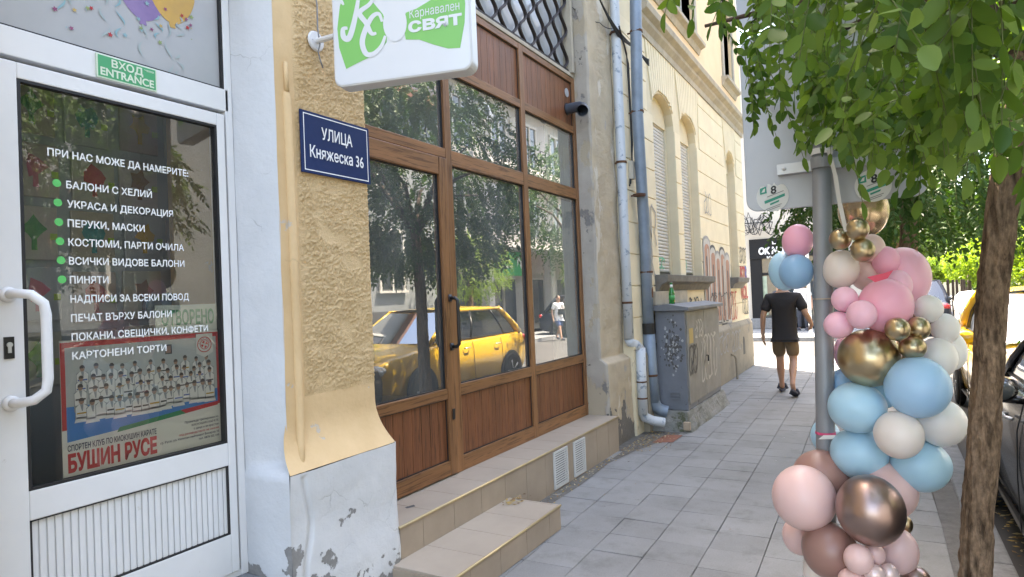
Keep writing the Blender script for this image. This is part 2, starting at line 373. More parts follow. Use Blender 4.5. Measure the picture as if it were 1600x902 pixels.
m_zincw=M('white_flaking_drainpipe',(.56,.59,.62),.6,.1,stain=(9,.56,(.25,.30,.36)),bp=(30,.3,.003),var=(5,(.5,.53,.56)))
m_zincb=M('blue_grey_zinc',(.245,.30,.37),.55,.35,var=(7,(.19,.235,.29)),bp=(30,.25,.003),stain=(12,.70,(.42,.44,.46)))
m_rust=M('rusty_clamp',(.15,.07,.035),.85,.3,var=(20,(.09,.045,.03)))
m_cable=M('black_cable',(.012,.012,.013),.5)
m_cab=M('grey_cabinet_paint',(.185,.195,.22),.55,.1,var=(4,(.15,.16,.18)),bp=(30,.15,.002),stain=(7,.62,(.05,.045,.045)))
m_cabs=M('cabinet_door_paint',(.27,.26,.235),.65,.1,var=(5,(.2,.19,.17)),stain=(8,.65,(.1,.085,.07)))
m_conc=M('mossy_concrete',(.26,.255,.24),.95,var=(6,(.15,.15,.12)),bp=(22,1,.02),stain=(4,.6,(.085,.09,.05)))
m_tar=M('dark_plaster',(.07,.07,.07),.9,var=(9,(.11,.11,.11)),bp=(30,.6,.01))
m_green=M('bottle_green',(.012,.22,.03),.08,0,trans=.35,coat=.5)
m_paper=M('white_paper',(.75,.75,.73),.6)
m_red=M('signal_red',(.42,.025,.03),.5); m_navy=M('navy_ink',(.02,.03,.09),.5); m_inkg=M('green_ink',(.015,.24,.09),.5)
m_blk=M('black_plastic',(.01,.01,.011),.35)
m_grey=M('sign_back_grey',(.42,.435,.46),.38,.3,var=(2,(.37,.385,.41)),bp=(120,.08,.001),stain=(22,.73,(.15,.16,.18)))
m_pole=M('grey_galvanised_pole',(.30,.315,.335),.5,.3,var=(5,(.25,.265,.285)),stain=(18,.70,(.16,.165,.175)))
# ================================================================ ground, pavements, road
def slab(name,x0,x1,y0,y1,z,mats,h=.16): 
    b=MB(); b.box(x0,x1,y0,y1,z-h,z); o=b.build(name,mats,origin=(0,0,0)); return tag(o,kind='structure')
g=MB(); g.poly([(-400,-400,-.125),(400,-400,-.125),(400,700,-.125),(-400,700,-.125)]); tag(g.build('road',m_asph,origin=(0,0,0)),kind='structure')
def paving(name,x0,x1,y0,y1,sx,sy,rot,m_slab,drop=.012,seed=1):
    r=random.Random(seed); V=[];F=[];MI=[]; V+=[(x0,y0,-drop),(x1,y0,-drop),(x1,y1,-drop),(x0,y1,-drop),(x0,y0,-.16),(x1,y0,-.16),(x1,y1,-.16),(x0,y1,-.16)]; F+=[(0,1,2,3),(1,0,4,5),(2,1,5,6),(3,2,6,7),(0,3,7,4)]; MI+=[1]*5
    c,s=math.cos(rot),math.sin(rot); j0=int((y0-1)/sy); 
    for j in range(j0,int((y1+1)/sy)+1):
        for i in range(int((x0-1)/sx),int((x1+1)/sx)+1):
            off=0
            gx,gy=r.uniform(.0012,.003),r.uniform(.0012,.0026); dz=r.gauss(0,.0009); tx,ty=r.gauss(0,.003),r.gauss(0,.003); P=[]
            broken=r.random()<.05
            for (u,v) in((0,0),(1,0),(1,1),(0,1)):
                lx=(i+u)*sx+(gx if u==0 else -gx)+off; ly=(j+v)*sy+(gy if v==0 else -gy); P.append((lx*c-ly*s+.04,lx*s+ly*c+.11,(u-.5)*tx*sx*2+(v-.5)*ty*sy*2+dz))
            P=[(min(max(p[0],x0),x1),min(max(p[1],y0),y1),p[2]) for p in P]
            if abs(P[1][0]-P[0][0])<.03 or abs(P[3][1]-P[0][1])<.03: continue
            m_=[sum(p[k] for p in P)/4 for k in range(3)]; e=.988
            b_=len(V); V+=P and [(p[0],p[1],p[2]-drop-.01) for p in P]+[(p[0],p[1],p[2]-.003) for p in P]+[(m_[0]+(p[0]-m_[0])*e,m_[1]+(p[1]-m_[1])*e,p[2]) for p in P]
            for k in range(4):
                q=(k+1)%4; F+=[(b_+k,b_+q,b_+4+q,b_+4+k),(b_+4+k,b_+4+q,b_+8+q,b_+8+k)]
            F.append((b_+8,b_+9,b_+10,b_+11)); MI+=[0]*9
    return tag(raw(name,V,F,[m_slab,m_joint],origin=(0,0,0),mi=MI),kind='structure')
m_joint=M('paving_joint_dirt',(.07,.065,.058),1,var=(6,(.12,.11,.09)))
def M_slab(name,c1,c2):
    m,nt,bs,co=new(name); ge=nt.nodes.new('ShaderNodeNewGeometry'); c=ramp(nt,ge.outputs['Random Per Island'],[(0,c1),(1,c2)])
    g=ramp(nt,tex(nt,'n',1.3,co,8,.7),[(.3,(.78,.77,.75)),(.7,(1.07,1.07,1.07))]); g2=ramp(nt,tex(nt,'n',110,co,3),[(.3,(.9,)*3),(.7,(1.07,)*3)]); sp=ramp(nt,tex(nt,'n',19,co,6,.62),[(.27,(.5,.49,.47)),(.31,(1,)*3)]); st=ramp(nt,tex(nt,'n',4.2,co,7,.7),[(.52,(1,)*3),(.74,(.72,.71,.69))])
    for k in (g,g2,sp,st): c=mix(nt,1,c,k,'MULTIPLY')
    nt.links.new(c,bs.inputs['Base Color']); bs.inputs['Roughness'].default_value=.72; bs.inputs['Specular IOR Level'].default_value=.35
    bump(nt,tex(nt,'n',150,co,3),.35,.0015,bs); return m
m_slabm=M_slab('grey_concrete_slab',(.222,.223,.220),(.250,.251,.247))
paving('pavement',-3.4,.26,-3,15.35,.314,.294,R(1.1),m_slabm)
b=MB()
y=-9.0
while y<15.3:
    l=random.uniform(.85,1.1); b.box(.40,.55,y+.006,min(y+l,15.35)-.006,-.3,.0+random.uniform(-.006,.006)); y+=l
tag(b.build('kerb',m_granite,bevel=.012,origin=(0,0,0)),kind='structure')
slab('tree_strip',.26,.40,-9,15.35,-.015,m_dirt)
slab('far_pavement',-60,-.4,21.4,25.5,0,m_sidewalk)
slab('far_kerb',-60,-.4,21.2,21.4,.0,m_granite)
slab('opposite_pavement',6.1,8.2,-20,34,0,m_sidewalk)
slab('opposite_kerb',5.95,6.1,-20,34,0,m_granite)
slab('square_pavement',2.5,120,58,160,-.02,M('pale_square_paving',(.42,.4,.37),.9,var=(2,(.36,.35,.32))))
# ================================================================ shop building
SB=empty('shop_building',(-2.6,2.3,0),'ochre and white shop building with white glass door and brown wooden shopfront','building')
b=MB(); b.box(-9,-2.42,-9,.9,0,9.6); b.box(-3.1,-2.42,.9,2.12,3.35,8.7); b.box(-9,-2.66,2.12,6.0,5.4,8.7)
b.box(-3.1,-2.62,1.935,2.12,0,3.35); b.box(-9,-8.8,.9,6.65,0,8.7); b.box(-8.8,-3.1,.9,6.6,3.5,9.6); b.box(-8.8,-2.9,2.12,2.3,0,3.5)
b.box(-3.1,-2.645,2.12,4.08,3.77,5.4)
b.build('wall',m_yel,SB)
b=MB(); b.box(-9.2,-2.25,-9.2,6.7,8.7,8.95); b.build('roof',m_stone,SB)
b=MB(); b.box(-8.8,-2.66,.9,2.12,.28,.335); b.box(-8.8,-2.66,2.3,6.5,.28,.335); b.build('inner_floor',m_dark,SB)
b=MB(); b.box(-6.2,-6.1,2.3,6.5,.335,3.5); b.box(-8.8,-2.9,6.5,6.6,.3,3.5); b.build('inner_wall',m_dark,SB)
# white reveal: side face at Y~1.95 between door frame and wall front, with its rounded lower base
def grid_mesh(name,fn,nu,nv,mats,parent,smooth=True):
    vs=[fn(i/nu,j/nv) for j in range(nv+1) for i in range(nu+1)]
    fs=[(j*(nu+1)+i,j*(nu+1)+i+1,(j+1)*(nu+1)+i+1,(j+1)*(nu+1)+i) for j in range(nv) for i in range(nu)]
    return raw(name,vs,fs,mats,parent,smooth)
def nz(x,y,z,s,o=3): return noise.fractal(Vector((x*s,y*s,z*s)),1.0,2.0,o)
def rev(u,v):
    x=-2.625+u*(2.625-2.418); z=v*3.4
    k=max(0,min(1,(.80-z)/.07+.5)) if z>.7 else 1
    x2=-2.625+u*(2.625-(2.31 if z<.80 else 2.418-.0*k))
    return (x2,1.955-.012*math.sin(u*3.1)+nz(x2*2,0,z,3)*.006+.09*u*(1 if z>=.80 else 0),z)
grid_mesh('reveal',rev,8,120,m_whitepl,SB)
# roughcast pilaster front with smooth foot
def pil(u,v):
    z=.80+v*(3.9-.80); y=2.045+u*(2.665-2.045); x=-2.42
    edge=min(1,(1-u)/.05); x-=.02*(1-edge)**2
    if z<1.02: 
        t=(1.02-z)/.22; x+=.105*t**2.2; y=y+(.03*t*u-.08*t*(1-u))
    rz=1.12+.05*nz(0,y,0,6)
    if z>rz and y>2.16:
        e=min(1,(z-rz)/.03)*min(1,(y-2.16)/.02)*min(1,(2.66-y)/.02+.2)
        smooth=max(0,min(1,(nz(y+5,0,z,5,2)-.24)*6)); e*=1-.85*smooth
        wv=Vector((0,y*78+.5*noise.noise(Vector((7,y*40,z*40))),z*84)); n=.62-1.15*noise.voronoi(wv)[0][0]+.35*noise.noise(Vector((1.1,y*150,z*150)))
        x+=e*.008*max(-.35,min(1.0,n*1.7))+.003*e
    else: x+=.002*nz(0,y,z,8)
    return (x,y,z)
o=grid_mesh('pilaster',pil,120,560,[m_rough,m_yel],SB)
me=o.data; mi=[]
for p in me.polygons:
    c=p.center+ORG[o.name]; mi.append(1 if (c.y<2.16 or c.z<1.12) else 0)
me.polygons.foreach_set('material_index',mi)
b=MB(); b.box(-2.9,-2.445,2.06,2.66,.8,5.4); b.box(-2.9,-2.425,2.03,2.67,3.85,8.7); b.build('pilaster_core',m_yel,SB)
def pbase(u,v):
    z=v*.80; 
    L=[(-2.312,1.957),(-2.305,2.1),(-2.31,2.4),(-2.31,2.66),(-2.325,2.69),(-2.36,2.70),(-2.66,2.70)]
    t=u*(len(L)-1); i=min(int(t),len(L)-2); f=t-i
    x=L[i][0]*(1-f)+L[i+1][0]*f; y=L[i][1]*(1-f)+L[i+1][1]*f
    x+=nz(0,y,z,3)*.008+.004*math.sin(z*9)
    # the broken crack near the left corner
    d=y-(2.05+.02*math.sin(z*14)); 
    if abs(d)<.018 and z<.78: x-=.022*(1-abs(d)/.018)*(1.3-z)
    return (x,y,z)
grid_mesh('pilaster_base',pbase,90,70,m_whitepl,SB)
b=MB(); b.box(-2.9,-2.36,1.99,2.68,0,.78); b.build('base_core',m_tar,SB)
b=MB(); b.tube([(-2.345,2.058,.79),(-2.395,2.10,.90),(-2.420,2.122,1.02),(-2.418,2.12,1.5),(-2.417,2.112,2.55),(-2.42,2.11,2.60)],[.016,.019,.021,.021,.021,.006],12); b.tube([(-2.412,2.11,2.58),(-2.413,2.108,2.72)],[.012,.010],8)
b.build('painted_conduit',m_yel,SB,True)
# right pillar with plinth
def pill(u,v):
    L=[(-2.66,5.995),(-2.62,5.995),(-2.49,6.0),(-2.47,6.02),(-2.47,6.2),(-2.465,6.45),(-2.47,6.66)]
    z=v*6
    t=u*(len(L)-1); i=min(int(t),len(L)-2); f=t-i
    x=L[i][0]*(1-f)+L[i+1][0]*f; y=L[i][1]*(1-f)+L[i+1][1]*f
    if z<.9: x+=.07*min(1,(.9-z)/.05)*min(1,u*3)+.03*max(0,(.35-z))
    n=nz(x,y,z,4); x+=.012*n
    if y>6.1 and z>.95:
        k=max(0,min(1,(nz(1,y*1.5,z*.6,3)+.25)*5)); x+=k*.011*max(-.4,.6-noise.voronoi(Vector((2,y*70,z*70)))[0][0])
    return (x,y,z)
m_pilf=M_layers('beige_pillar_roughcast',[((.50,.415,.30),(.40,.33,.24)),(2.6,.56,(1,1,.35),(.55,.49,.40)),(4,.63,(1,1,.5),(.36,.33,.29)),(9,.70,None,(.16,.14,.12))],.95,(90,.9,.006),(.7,.62,(.2,.185,.165),5))
o=grid_mesh('pillar',pill,60,520,[m_pillar,m_pilf],SB); o.data.polygons.foreach_set('material_index',[1 if (p.center.y+ORG[o.name].y)>6.015 else 0 for p in o.data.polygons])
b=MB(); b.box(-2.9,-2.53,6.01,6.65,0,8.7); b.build('pillar_core',m_pillar,SB)
# ---- white entrance door (part) with its own pieces
XD=-2.6
b=MB(); 
b.box(-2.66,XD,.955,1.083,.36,2.455); b.box(-2.66,XD,1.865,1.905,.36,2.455); b.box(-2.66,XD,1.083,1.865,2.398,2.455)
b.box(-2.66,XD,1.083,1.865,.845,.948); b.box(-2.66,XD,1.083,1.865,.36,.535)
door=b.build('entrance_door',m_white,SB,bevel=.004)
b=MB(); 
for r_ in ((1.083,1.094,.948,2.398),(1.854,1.865,.948,2.398),(1.094,1.854,.948,.957),(1.094,1.854,2.388,2.398),(1.857,1.865,.535,.845),(1.083,1.089,.535,.845),(1.083,1.865,.84,.845),(1.083,1.865,.535,.541)): b.box(-2.635,XD-.002,*r_)
b.build('gasket',m_gasket,door)
b=MB(); b.poly([(-2.6165,1.09,.952),(-2.6165,1.86,.952),(-2.6165,1.86,2.394),(-2.6165,1.09,2.394)]); b.build('pane',m_dglass,door,norm=False)
b=MB(); y=1.089
while y<1.855: b.box(-2.64,-2.612,y,y+.0205,.541,.84); b.box(-2.64,-2.618,y+.0205,y+.026,.541,.84); y+=.026
b.build('kick_panel',m_white,door,bevel=.002)
b=MB(); hp=[(-2.6,1.035,1.635),(-2.545,1.04,1.637),(-2.51,1.068,1.632),(-2.497,1.10,1.60),(-2.495,1.105,1.56),(-2.495,1.105,1.34),(-2.497,1.10,1.30),(-2.51,1.068,1.272),(-2.545,1.04,1.264),(-2.6,1.035,1.262)]
b.tube(hp,.0165,14); b.lathe([(.027,0),(.027,.012),(.018,.018)],(-2.6,1.035,1.635),'X',16); b.lathe([(.027,0),(.027,.012),(.018,.018)],(-2.6,1.035,1.262),'X',16)
o=b.build('handle',m_white,door,True); o['label']='white curved door handle'
b=MB(); b.box(XD,XD+.006,1.02,1.05,1.415,1.49); b.mi=1; b.lathe([(.009,.006),(.009,.011)],(XD,1.035,1.463),'X',14); b.box(XD+.006,XD+.010,1.030,1.040,1.435,1.46)
b.build('lock_plate',[m_blk,m_alu],door)
# lettering on the glass
m_film=M('white_vinyl',(.78,.80,.79),.5); m_dot=M('green_vinyl',(.09,.5,.13),.5)
XT=-2.6155
lines=[('БАЛОНИ С ХЕЛИЙ',1.233,1.557,2.044),('УКРАСА И ДЕКОРАЦИЯ',1.234,1.646,1.972),('ПЕРУКИ, МАСКИ',1.234,1.522,1.900),('КОСТЮМИ, ПАРТИ ОЧИЛА',1.234,1.69,1.829),('ВСИЧКИ ВИДОВЕ БАЛОНИ',1.234,1.69,1.759),('ПИНЯТИ',1.235,1.373,1.688),('НАДПИСИ ЗА ВСЕКИ ПОВОД',1.235,1.705,1.616),('ПЕЧАТ ВЪРХУ БАЛОНИ',1.235,1.625,1.545),('ПОКАНИ, СВЕЩИЧКИ, КОНФЕТИ',1.235,1.791,1.474),('КАРТОНЕНИ ТОРТИ',1.235,1.597,1.404)]
text('lettering','ПРИ НАС МОЖЕ ДА НАМЕРИТЕ:',(XT,1.178,2.143),YV,ZV,width=.548,height=.028,mats=m_film,parent=door,bold=.02)
for i,(s,y0,y1,z) in enumerate(lines):
    text('lettering',s,(XT,y0+.004,z-.0135),YV,ZV,width=(y1-y0),height=.0275,mats=m_film,parent=door,bold=.02)
    if i<6:
        b=MB(); b.disc((XT+.001,1.206+.0015*i,z+.001),.0145,'X',24); b.build('bullet',m_dot,door)
# frame, transom window
b=MB(); b.box(-2.68,-2.607,.93,1.935,2.475,2.578); b.box(-2.68,-2.607,1.918,1.955,.33,3.36); b.box(-2.68,-2.607,.90,.93,.33,3.36); b.box(-2.68,-2.61,.93,1.918,3.3,3.36); b.box(-2.68,-2.61,.93,1.918,.33,.357)
b.build('door_frame',m_white,SB,bevel=.003)
b=MB(); b.box(-2.632,-2.628,.94,1.912,2.582,3.30); tw=b.build('transom_window',M('grey_frosted_film',(.40,.41,.415),.35,var=(3,(.36,.37,.375)),coat=.3),SB)
b=MB(); b.box(-2.63,-2.612,1.907,1.918,2.578,3.3); b.box(-2.63,-2.612,.93,1.907,2.578,2.584); b.build('gasket',m_gasket,tw)
PBX=[-2.6265]
def pbal(cy,cz,s,mat):
    PBX[0]+=.00035; X0=PBX[0]
    pts=[]
    for k in range(28):
        a=2*math.pi*k/28; yy=math.cos(a)*.5; zz=math.sin(a)*.62
        if zz<0: yy*=1+.35*zz
        pts.append((X0,cy+yy*s,cz+zz*s))
    b=MB(); b.poly(pts); kz=cz-.62*s; b.poly([(X0+.0001,cy-.012,kz+.004),(X0+.0001,cy-.016,kz-.018),(X0+.0001,cy+.016,kz-.018),(X0+.0001,cy+.012,kz+.004)])
    b.build('balloon_print',mat,tw)
pbal(1.555,2.925,.24,M('purple_print',(.20,.13,.30),.5,var=(8,(.26,.18,.36)))); pbal(1.683,2.945,.22,M('amber_print',(.58,.34,.07),.5,var=(8,(.5,.3,.08))))
pbal(1.40,3.02,.20,M('blue_print',(.12,.25,.42),.5)); pbal(1.28,3.05,.18,m_red)
def ribbon(pts,w,x,mat,name,par):
    vs=[];fs=[]
    for i,(y,z) in enumerate(pts):
        a=Vector(pts[max(i-1,0)]);c=Vector(pts[min(i+1,len(pts)-1)]); t=(c-a).normalized(); n=Vector((-t.y,t.x))
        ww=w*(.5+.5*math.sin(i*.9)); vs+= [(x,y+n.x*ww,z+n.y*ww),(x,y-n.x*ww,z-n.y*ww)]
        if i: fs.append((2*i-2,2*i-1,2*i+1,2*i))
    return raw(name,vs,fs,mat,par)
m_teal=M('teal_print',(.22,.38,.42),.6); m_teal2=M('pale_teal_print',(.33,.40,.40),.6)
for (y0,z0,l,ph) in ((1.552,2.76,.22,0),(1.665,2.80,.24,1),(1.46,2.83,.16,2),(1.40,2.83,.18,.5),(1.35,2.88,.15,1.5),(1.29,2.86,.12,2.2),(1.24,2.9,.2,.3),(1.20,2.93,.12,1),(1.62,2.82,.1,2),(1.72,2.85,.09,.7),(1.71,2.68,.1,2.5)):
    ribbon([(y0+.018*math.sin(ph+k*.55)*min(1,k/4),z0-l*k/18) for k in range(19)],.0045,-2.6245+random.random()*.0008,random.choice([m_teal,m_teal2]),'streamer_print',tw)
STX=[0]
stm=[m_red,M('plum_print',(.25,.06,.14),.6),M('moss_print',(.25,.32,.12),.6),M('gold_print',(.5,.34,.1),.6),m_teal]
b=MB()
for k in range(34):
    y0=random.uniform(1.18,1.78); z0=random.uniform(2.64,2.93); r_=random.choice([.004,.010,.010,.012]); b.mi=random.randrange(5); a0=random.random()
    xq=-2.6235+k*.00003; b.poly([(xq,y0+math.cos(a0+j*math.pi/5)*(r_ if j%2==0 else r_*.45),z0+math.sin(a0+j*math.pi/5)*(r_ if j%2==0 else r_*.45)) for j in range(10)])
b.build('confetti_print',stm,tw)
# ---- brown shopfront
XF=-2.63
b=MB()   # verticals
b.box(-2.70,XF,2.66,2.755,.34,3.76); b.box(-2.70,XF,3.692,3.768,.34,3.76); b.box(-2.70,XF,4.835,4.913,.34,3.76); b.box(-2.70,XF,5.938,6.0,.34,3.76)
fr=b.build('shopfront_frame',m_wood,SB,bevel=.004)
def rail(par,x1,y0,y1,z0,z1,bv=.004,x0=-2.70):
    b=MB(); b.box(x0,x1,y0,y1,z0,z1); b.build('rail',m_woodh,par,bevel=bv)
for (y0,y1) in ((2.755,3.692),(3.768,4.835),(4.913,5.938)):
    for z0,z1 in [(3.705,3.76),(3.19,3.262),(2.56 if y0<3 else 2.52,2.63)]+([(.875,.955),(.34,.446)] if y0>3 else []): rail(fr,XF-.002,y0,y1,z0,z1)
b=MB(); b.box(-2.69,XF+.012,2.76,2.85,.35,2.555); b.box(-2.69,XF+.012,3.592,3.688,.35,2.555); sd_=b.build('shop_door',m_wood,SB,bevel=.006)
for z0,z1 in ((2.43,2.555),(.873,.945),(.35,.45)): rail(sd_,XF+.010,2.85,3.592,z0,z1,.006,-2.69)
def panel(y0,y1,z0,z1,par,x=XF-.022):
    b=MB(); n=max(3,round((y1-y0)/.095)); w_=(y1-y0)/n
    for k in range(n): b.box(x-.02,x,y0+k*w_+.0012,y0+(k+1)*w_-.0012,z0,z1)
    b.box(x-.03,x-.006,y0,y1,z0,z1)
    b.build('wood_panel',m_panel,par,bevel=.0015)
    b=MB(); g_=.007; b.box(x-.002,x+.006,y0,y0+g_,z0,z1); b.box(x-.002,x+.006,y1-g_,y1,z0,z1); b.box(x-.002,x+.006,y0+g_,y1-g_,z0,z0+g_); b.box(x-.002,x+.006,y0+g_,y1-g_,z1-g_,z1); b.build('gasket',m_gasket,par)
panel(2.85,3.592,.45,.873,sd_,XF-.012)
for y0,y1 in ((3.768,4.835),(4.913,5.938)): panel(y0,y1,.446,.875,fr); panel(y0,y1,3.262,3.705,fr)
panel(2.755,3.692,3.262,3.705,fr)
def pane(y0,y1,z0,z1,par,x=XF-.03):
    b=MB(); b.poly([(x,y0,z0),(x,y1,z0),(x,y1,z1),(x,y0,z1)]); b.build('pane',m_glass,par,norm=False)
    b=MB(); g_=.009; X0,X1=x+.001,x+.012; b.box(X0,X1,y0,y0+g_,z0,z1); b.box(X0,X1,y1-g_,y1,z0,z1); b.box(X0,X1,y0+g_,y1-g_,z0,z0+g_*.6); b.box(X0,X1,y0+g_,y1-g_,z1-g_*.6,z1); b.build('gasket',m_gasket,par)
pane(2.85,3.592,.945,2.43,sd_,XF-.02)
for y0,y1 in ((3.768,4.835),(4.913,5.938)): pane(y0,y1,.955,2.52,fr)
for y0,y1 in ((2.755,3.692),(3.768,4.835),(4.913,5.938)): pane(y0,y1,2.63,3.19,fr)
b=MB(); hy=3.655; hp=[(XF+.01,hy,1.57),(XF+.055,hy+.004,1.57),(XF+.072,hy+.008,1.552),(XF+.074,hy+.008,1.52),(XF+.074,hy+.008,1.28),(XF+.072,hy+.008,1.248),(XF+.055,hy+.004,1.23),(XF+.01,hy,1.23)]
b.tube(hp,.0125,12); b.box(XF+.010,XF+.02,hy-.018,hy+.018,1.545,1.595); b.box(XF+.010,XF+.02,hy-.018,hy+.018,1.205,1.255)
o=b.build('handle',m_blk,sd_,True); o['label']='black curved door handle'
b=MB(); b.box(XF+.012,XF+.02,3.63,3.658,.725,.80); b.build('lock_plate',m_blk,sd_,bevel=.006)
b=MB()
for y in np.arange(5.42,5.93,.062): b.box(-2.705,-2.70,y,y+.058,.96,2.5); b.box(-2.705,-2.70,y,y+.058,2.64,3.18)
b.build('pale_blind',M('pale_blue_blind',(.66,.74,.78),.8,var=(2,(.58,.66,.7))),SB)
# metal grille window above the shopfront
gr=MB(); gr.box(-2.72,-2.70,4.08,5.95,3.85,5.4); gw=gr.build('upper_window',M('pale_window_back',(.42,.44,.46),.25,coat=.4,var=(3,(.34,.36,.38))),SB)
b=MB(); b.box(-2.72,-2.625,4.05,5.98,3.765,3.80); b.box(-2.72,-2.60,5.905,5.955,3.80,5.4); b.mi=1
b.build('sill',[m_stone],gw,bevel=.004)
b=MB()
for k in range(11):
    y0=4.12+k*.172
    b.tube([(-2.655,y0+.062*math.sin((z-3.85)*2*math.pi/.30+(k%2)*math.pi),z) for z in np.arange(3.83,5.4,.02)],.019,6,flat=.6)
b.box(-2.668,-2.642,4.08,5.9,3.80,3.832)
b.build('wavy_grille',M('dark_brown_iron',(.03,.022,.02),.6,.3,stain=(20,.68,(.12,.07,.05))),gw)
# ---------------------------------------------------------------- steps
ST=empty('entrance_step',(-2.45,4.3,0),'long tiled upper step with brass edge below the brown shopfront','step')
def tiles_run(mb,x0,x1,y0,y1,z0,z1,step,axis='Y',gap=.003,off=0):
    y=y0+off-step if off else y0
    while y<y1-.01:
        a,c=max(y,y0),min(y+step,y1)
        if c-a>.02: mb.box(x0,x1,a+gap/2,c-gap/2,z0,z1)
        y+=step
b=MB(); b.box(-2.72,-2.335,2.68,5.985,0,.326); b.build('step_core',m_grout,ST)
b=MB(); tiles_run(b,-2.70,-2.318,2.672,6.0,.327,.34,.305); b.build('tread',m_steptile,ST,bevel=.0015)
b=MB(); tiles_run(b,-2.334,-2.318,2.69,4.55,0,.3265,.305,off=.2); tiles_run(b,-2.334,-2.318,4.80,4.93,0,.3265,.305); tiles_run(b,-2.334,-2.318,5.16,6.0,0,.3265,.285)
b.box(-2.334,-2.318,4.55,4.80,0,.02); b.box(-2.334,-2.318,4.55,4.80,.31,.3265); b.box(-2.334,-2.318,4.93,5.16,0,.02);b.box(-2.334,-2.318,4.93,5.16,.31,.3265)
b.box(-2.66,-2.336,5.986,6.0,0,.3265)
b.build('riser',m_riser,ST,bevel=.0015)
b=MB(); b.tube([(-2.316,2.68,.334),(-2.316,4.2,.334),(-2.317,6.0,.334)],.0085,8); b.build('nosing',m_brass,ST,True)
for y0,y1 in ((4.55,4.80),(4.93,5.16)):
    b=MB(); b.box(-2.332,-2.306,y0,y0+.018,.018,.312); b.box(-2.332,-2.306,y1-.018,y1,.018,.312); b.box(-2.332,-2.306,y0+.018,y1-.018,.018,.034); b.box(-2.332,-2.306,y0+.018,y1-.018,.296,.312)
    for k in range(14):
        z=.038+k*.0185; b.box(-2.311,-2.3075,y0+.018,y1-.018,z,z+.0115)
    o=b.build('vent_grille',m_ventw,ST)
b=MB(); b.box(-2.333,-2.331,4.56,4.79,.02,.31); b.box(-2.333,-2.331,4.94,5.15,.02,.31); b.build('vent_recess',m_gasket,ST)
b=MB(); b.poly([(-2.66,2.705,.3412),(-2.40,2.70,.3412),(-2.42,2.80,.3412),(-2.62,2.84,.3412)]); b.poly([(-2.50,2.95,.3414),(-2.475,2.94,.3414),(-2.45,2.99,.3414),(-2.48,3.01,.3414)]); b.build('patch',m_tar,ST)
S2=empty('lower_step',(-2.1,3.2,0),'short tiled lower step in front of the long step','step')
b=MB(); b.box(-2.317,-1.94,2.62,3.835,0,.146); b.build('step_core',m_grout,S2)
b=MB()
for y0 in np.arange(2.61,3.85,.305): b.box(-2.317,-1.925,y0+.0015,min(y0+.3035,3.85),.147,.16)
b.build('tread',m_steptile,S2,bevel=.0015)
b=MB(); tiles_run(b,-1.939,-1.923,2.61,3.85,0,.1465,.305,off=.16); b.box(-2.317,-1.94,3.836,3.85,0,.1465); b.box(-2.317,-1.94,2.604,2.619,0,.1465); b.build('riser',m_riser,S2,bevel=.0015)
b=MB(); b.tube([(-1.921,2.61,.155),(-1.921,3.85,.155)],.008,8); b.build('nosing',m_brass,S2,True)
b=MB(); b.box(-2.9,-2.30,.3,1.95,0,.33); tag(b.build('threshold_stone',m_granite,bevel=.01),'grey stone threshold below the white glass door','step')
# ---------------------------------------------------------------- drainpipes, cables
def clamp(b,p,r): b.lathe([(r+.002,-.012),(r+.007,-.012),(r+.007,.012),(r+.002,.012)],p,'Z',16); b.box(p[0]-.10,p[0]-r,p[1]-.006,p[1]+.006,p[2]-.008,p[2]+.008)
D1=empty('drainpipe',(-2.36,6.55,.1),'flaking white drainpipe with offset elbow beside the crumbling pillar','drainpipe')
def P(px,py,X): p=at(px,py,X=X); return (p.x,p.y,p.z)
b=MB(); 
top=(-2.40,6.66,4.9); b.tube([(-2.40,6.66,8.6),top,(-2.40,6.645,2.2),(-2.40,6.64,1.06)],.052,16); 
b.tube([(-2.40,6.64,1.06),(-2.398,6.66,1.02),(-2.36,6.74,.985),(-2.32,6.77,.93)],.052,16); b.tube([(-2.32,6.77,.95),(-2.32,6.76,.6),(-2.32,6.76,.22)],.054,16); b.tube([(-2.32,6.76,.25),(-2.31,6.78,.19),(-2.24,6.84,.145),(-2.13,6.90,.12)],[.054,.054,.052,.052],16,cap=False)
b.build('pipe',m_zincw,D1,True)
def ring(par,r,p,h=.012,mat=None):
    b=MB(); b.lathe([(r,-h),(r+.003,0),(r,h)],p,'Z',16); b.build('clamp',mat or m_rust,par)
def clamp1(par,p,r): b=MB(); clamp(b,p,r); b.build('clamp',m_rust,par)
ring(D1,.055,(-2.40,6.642,1.45)); ring(D1,.057,(-2.32,6.76,.58),.008); ring(D1,.057,(-2.32,6.76,.40),.008)
for z in (4.4,2.98): clamp1(D1,(-2.40,6.65,z),.052)
D2=empty('drainpipe',(-2.3,7.0,.15),'blue grey zinc drainpipe with rusty clamps beside the cabinet','drainpipe')
b=MB(); q0,q1=at(993,8,X=-2.16),at(996,180,X=-2.22); b.tube([q0+Vector((.0,.10,3.7)),q0+Vector((.02,.03,.5)),q0,q1,(-2.285,6.99,2.0),(-2.29,6.99,1.1)],.062,16); b.tube([(-2.29,6.99,1.16),(-2.285,7.01,.62),(-2.28,7.03,.32)],.068,16); b.tube([(-2.28,7.03,.34),(-2.27,7.05,.27),(-2.22,7.08,.22),(-2.15,7.10,.20)],.068,16,cap=False)
b.build('pipe',m_zincb,D2,True)
for py_,X_ in((50,-2.175),(175,-2.22),(305,-2.255)): p_=at(994 if py_<100 else 996 if py_<200 else 999,py_,X=X_); clamp1(D2,(p_.x,p_.y,p_.z),.062)
for z in (.62,1.78): ring(D2,.07,(-2.287,7.0,z))
ring(D2,.064,(-2.288,7.0,1.55),.06)
b=MB(); b.tube([(-2.29,6.99,1.085),(-2.29,6.99,1.205)],.0695,16); b.build('dark_band',m_gasket,D2)
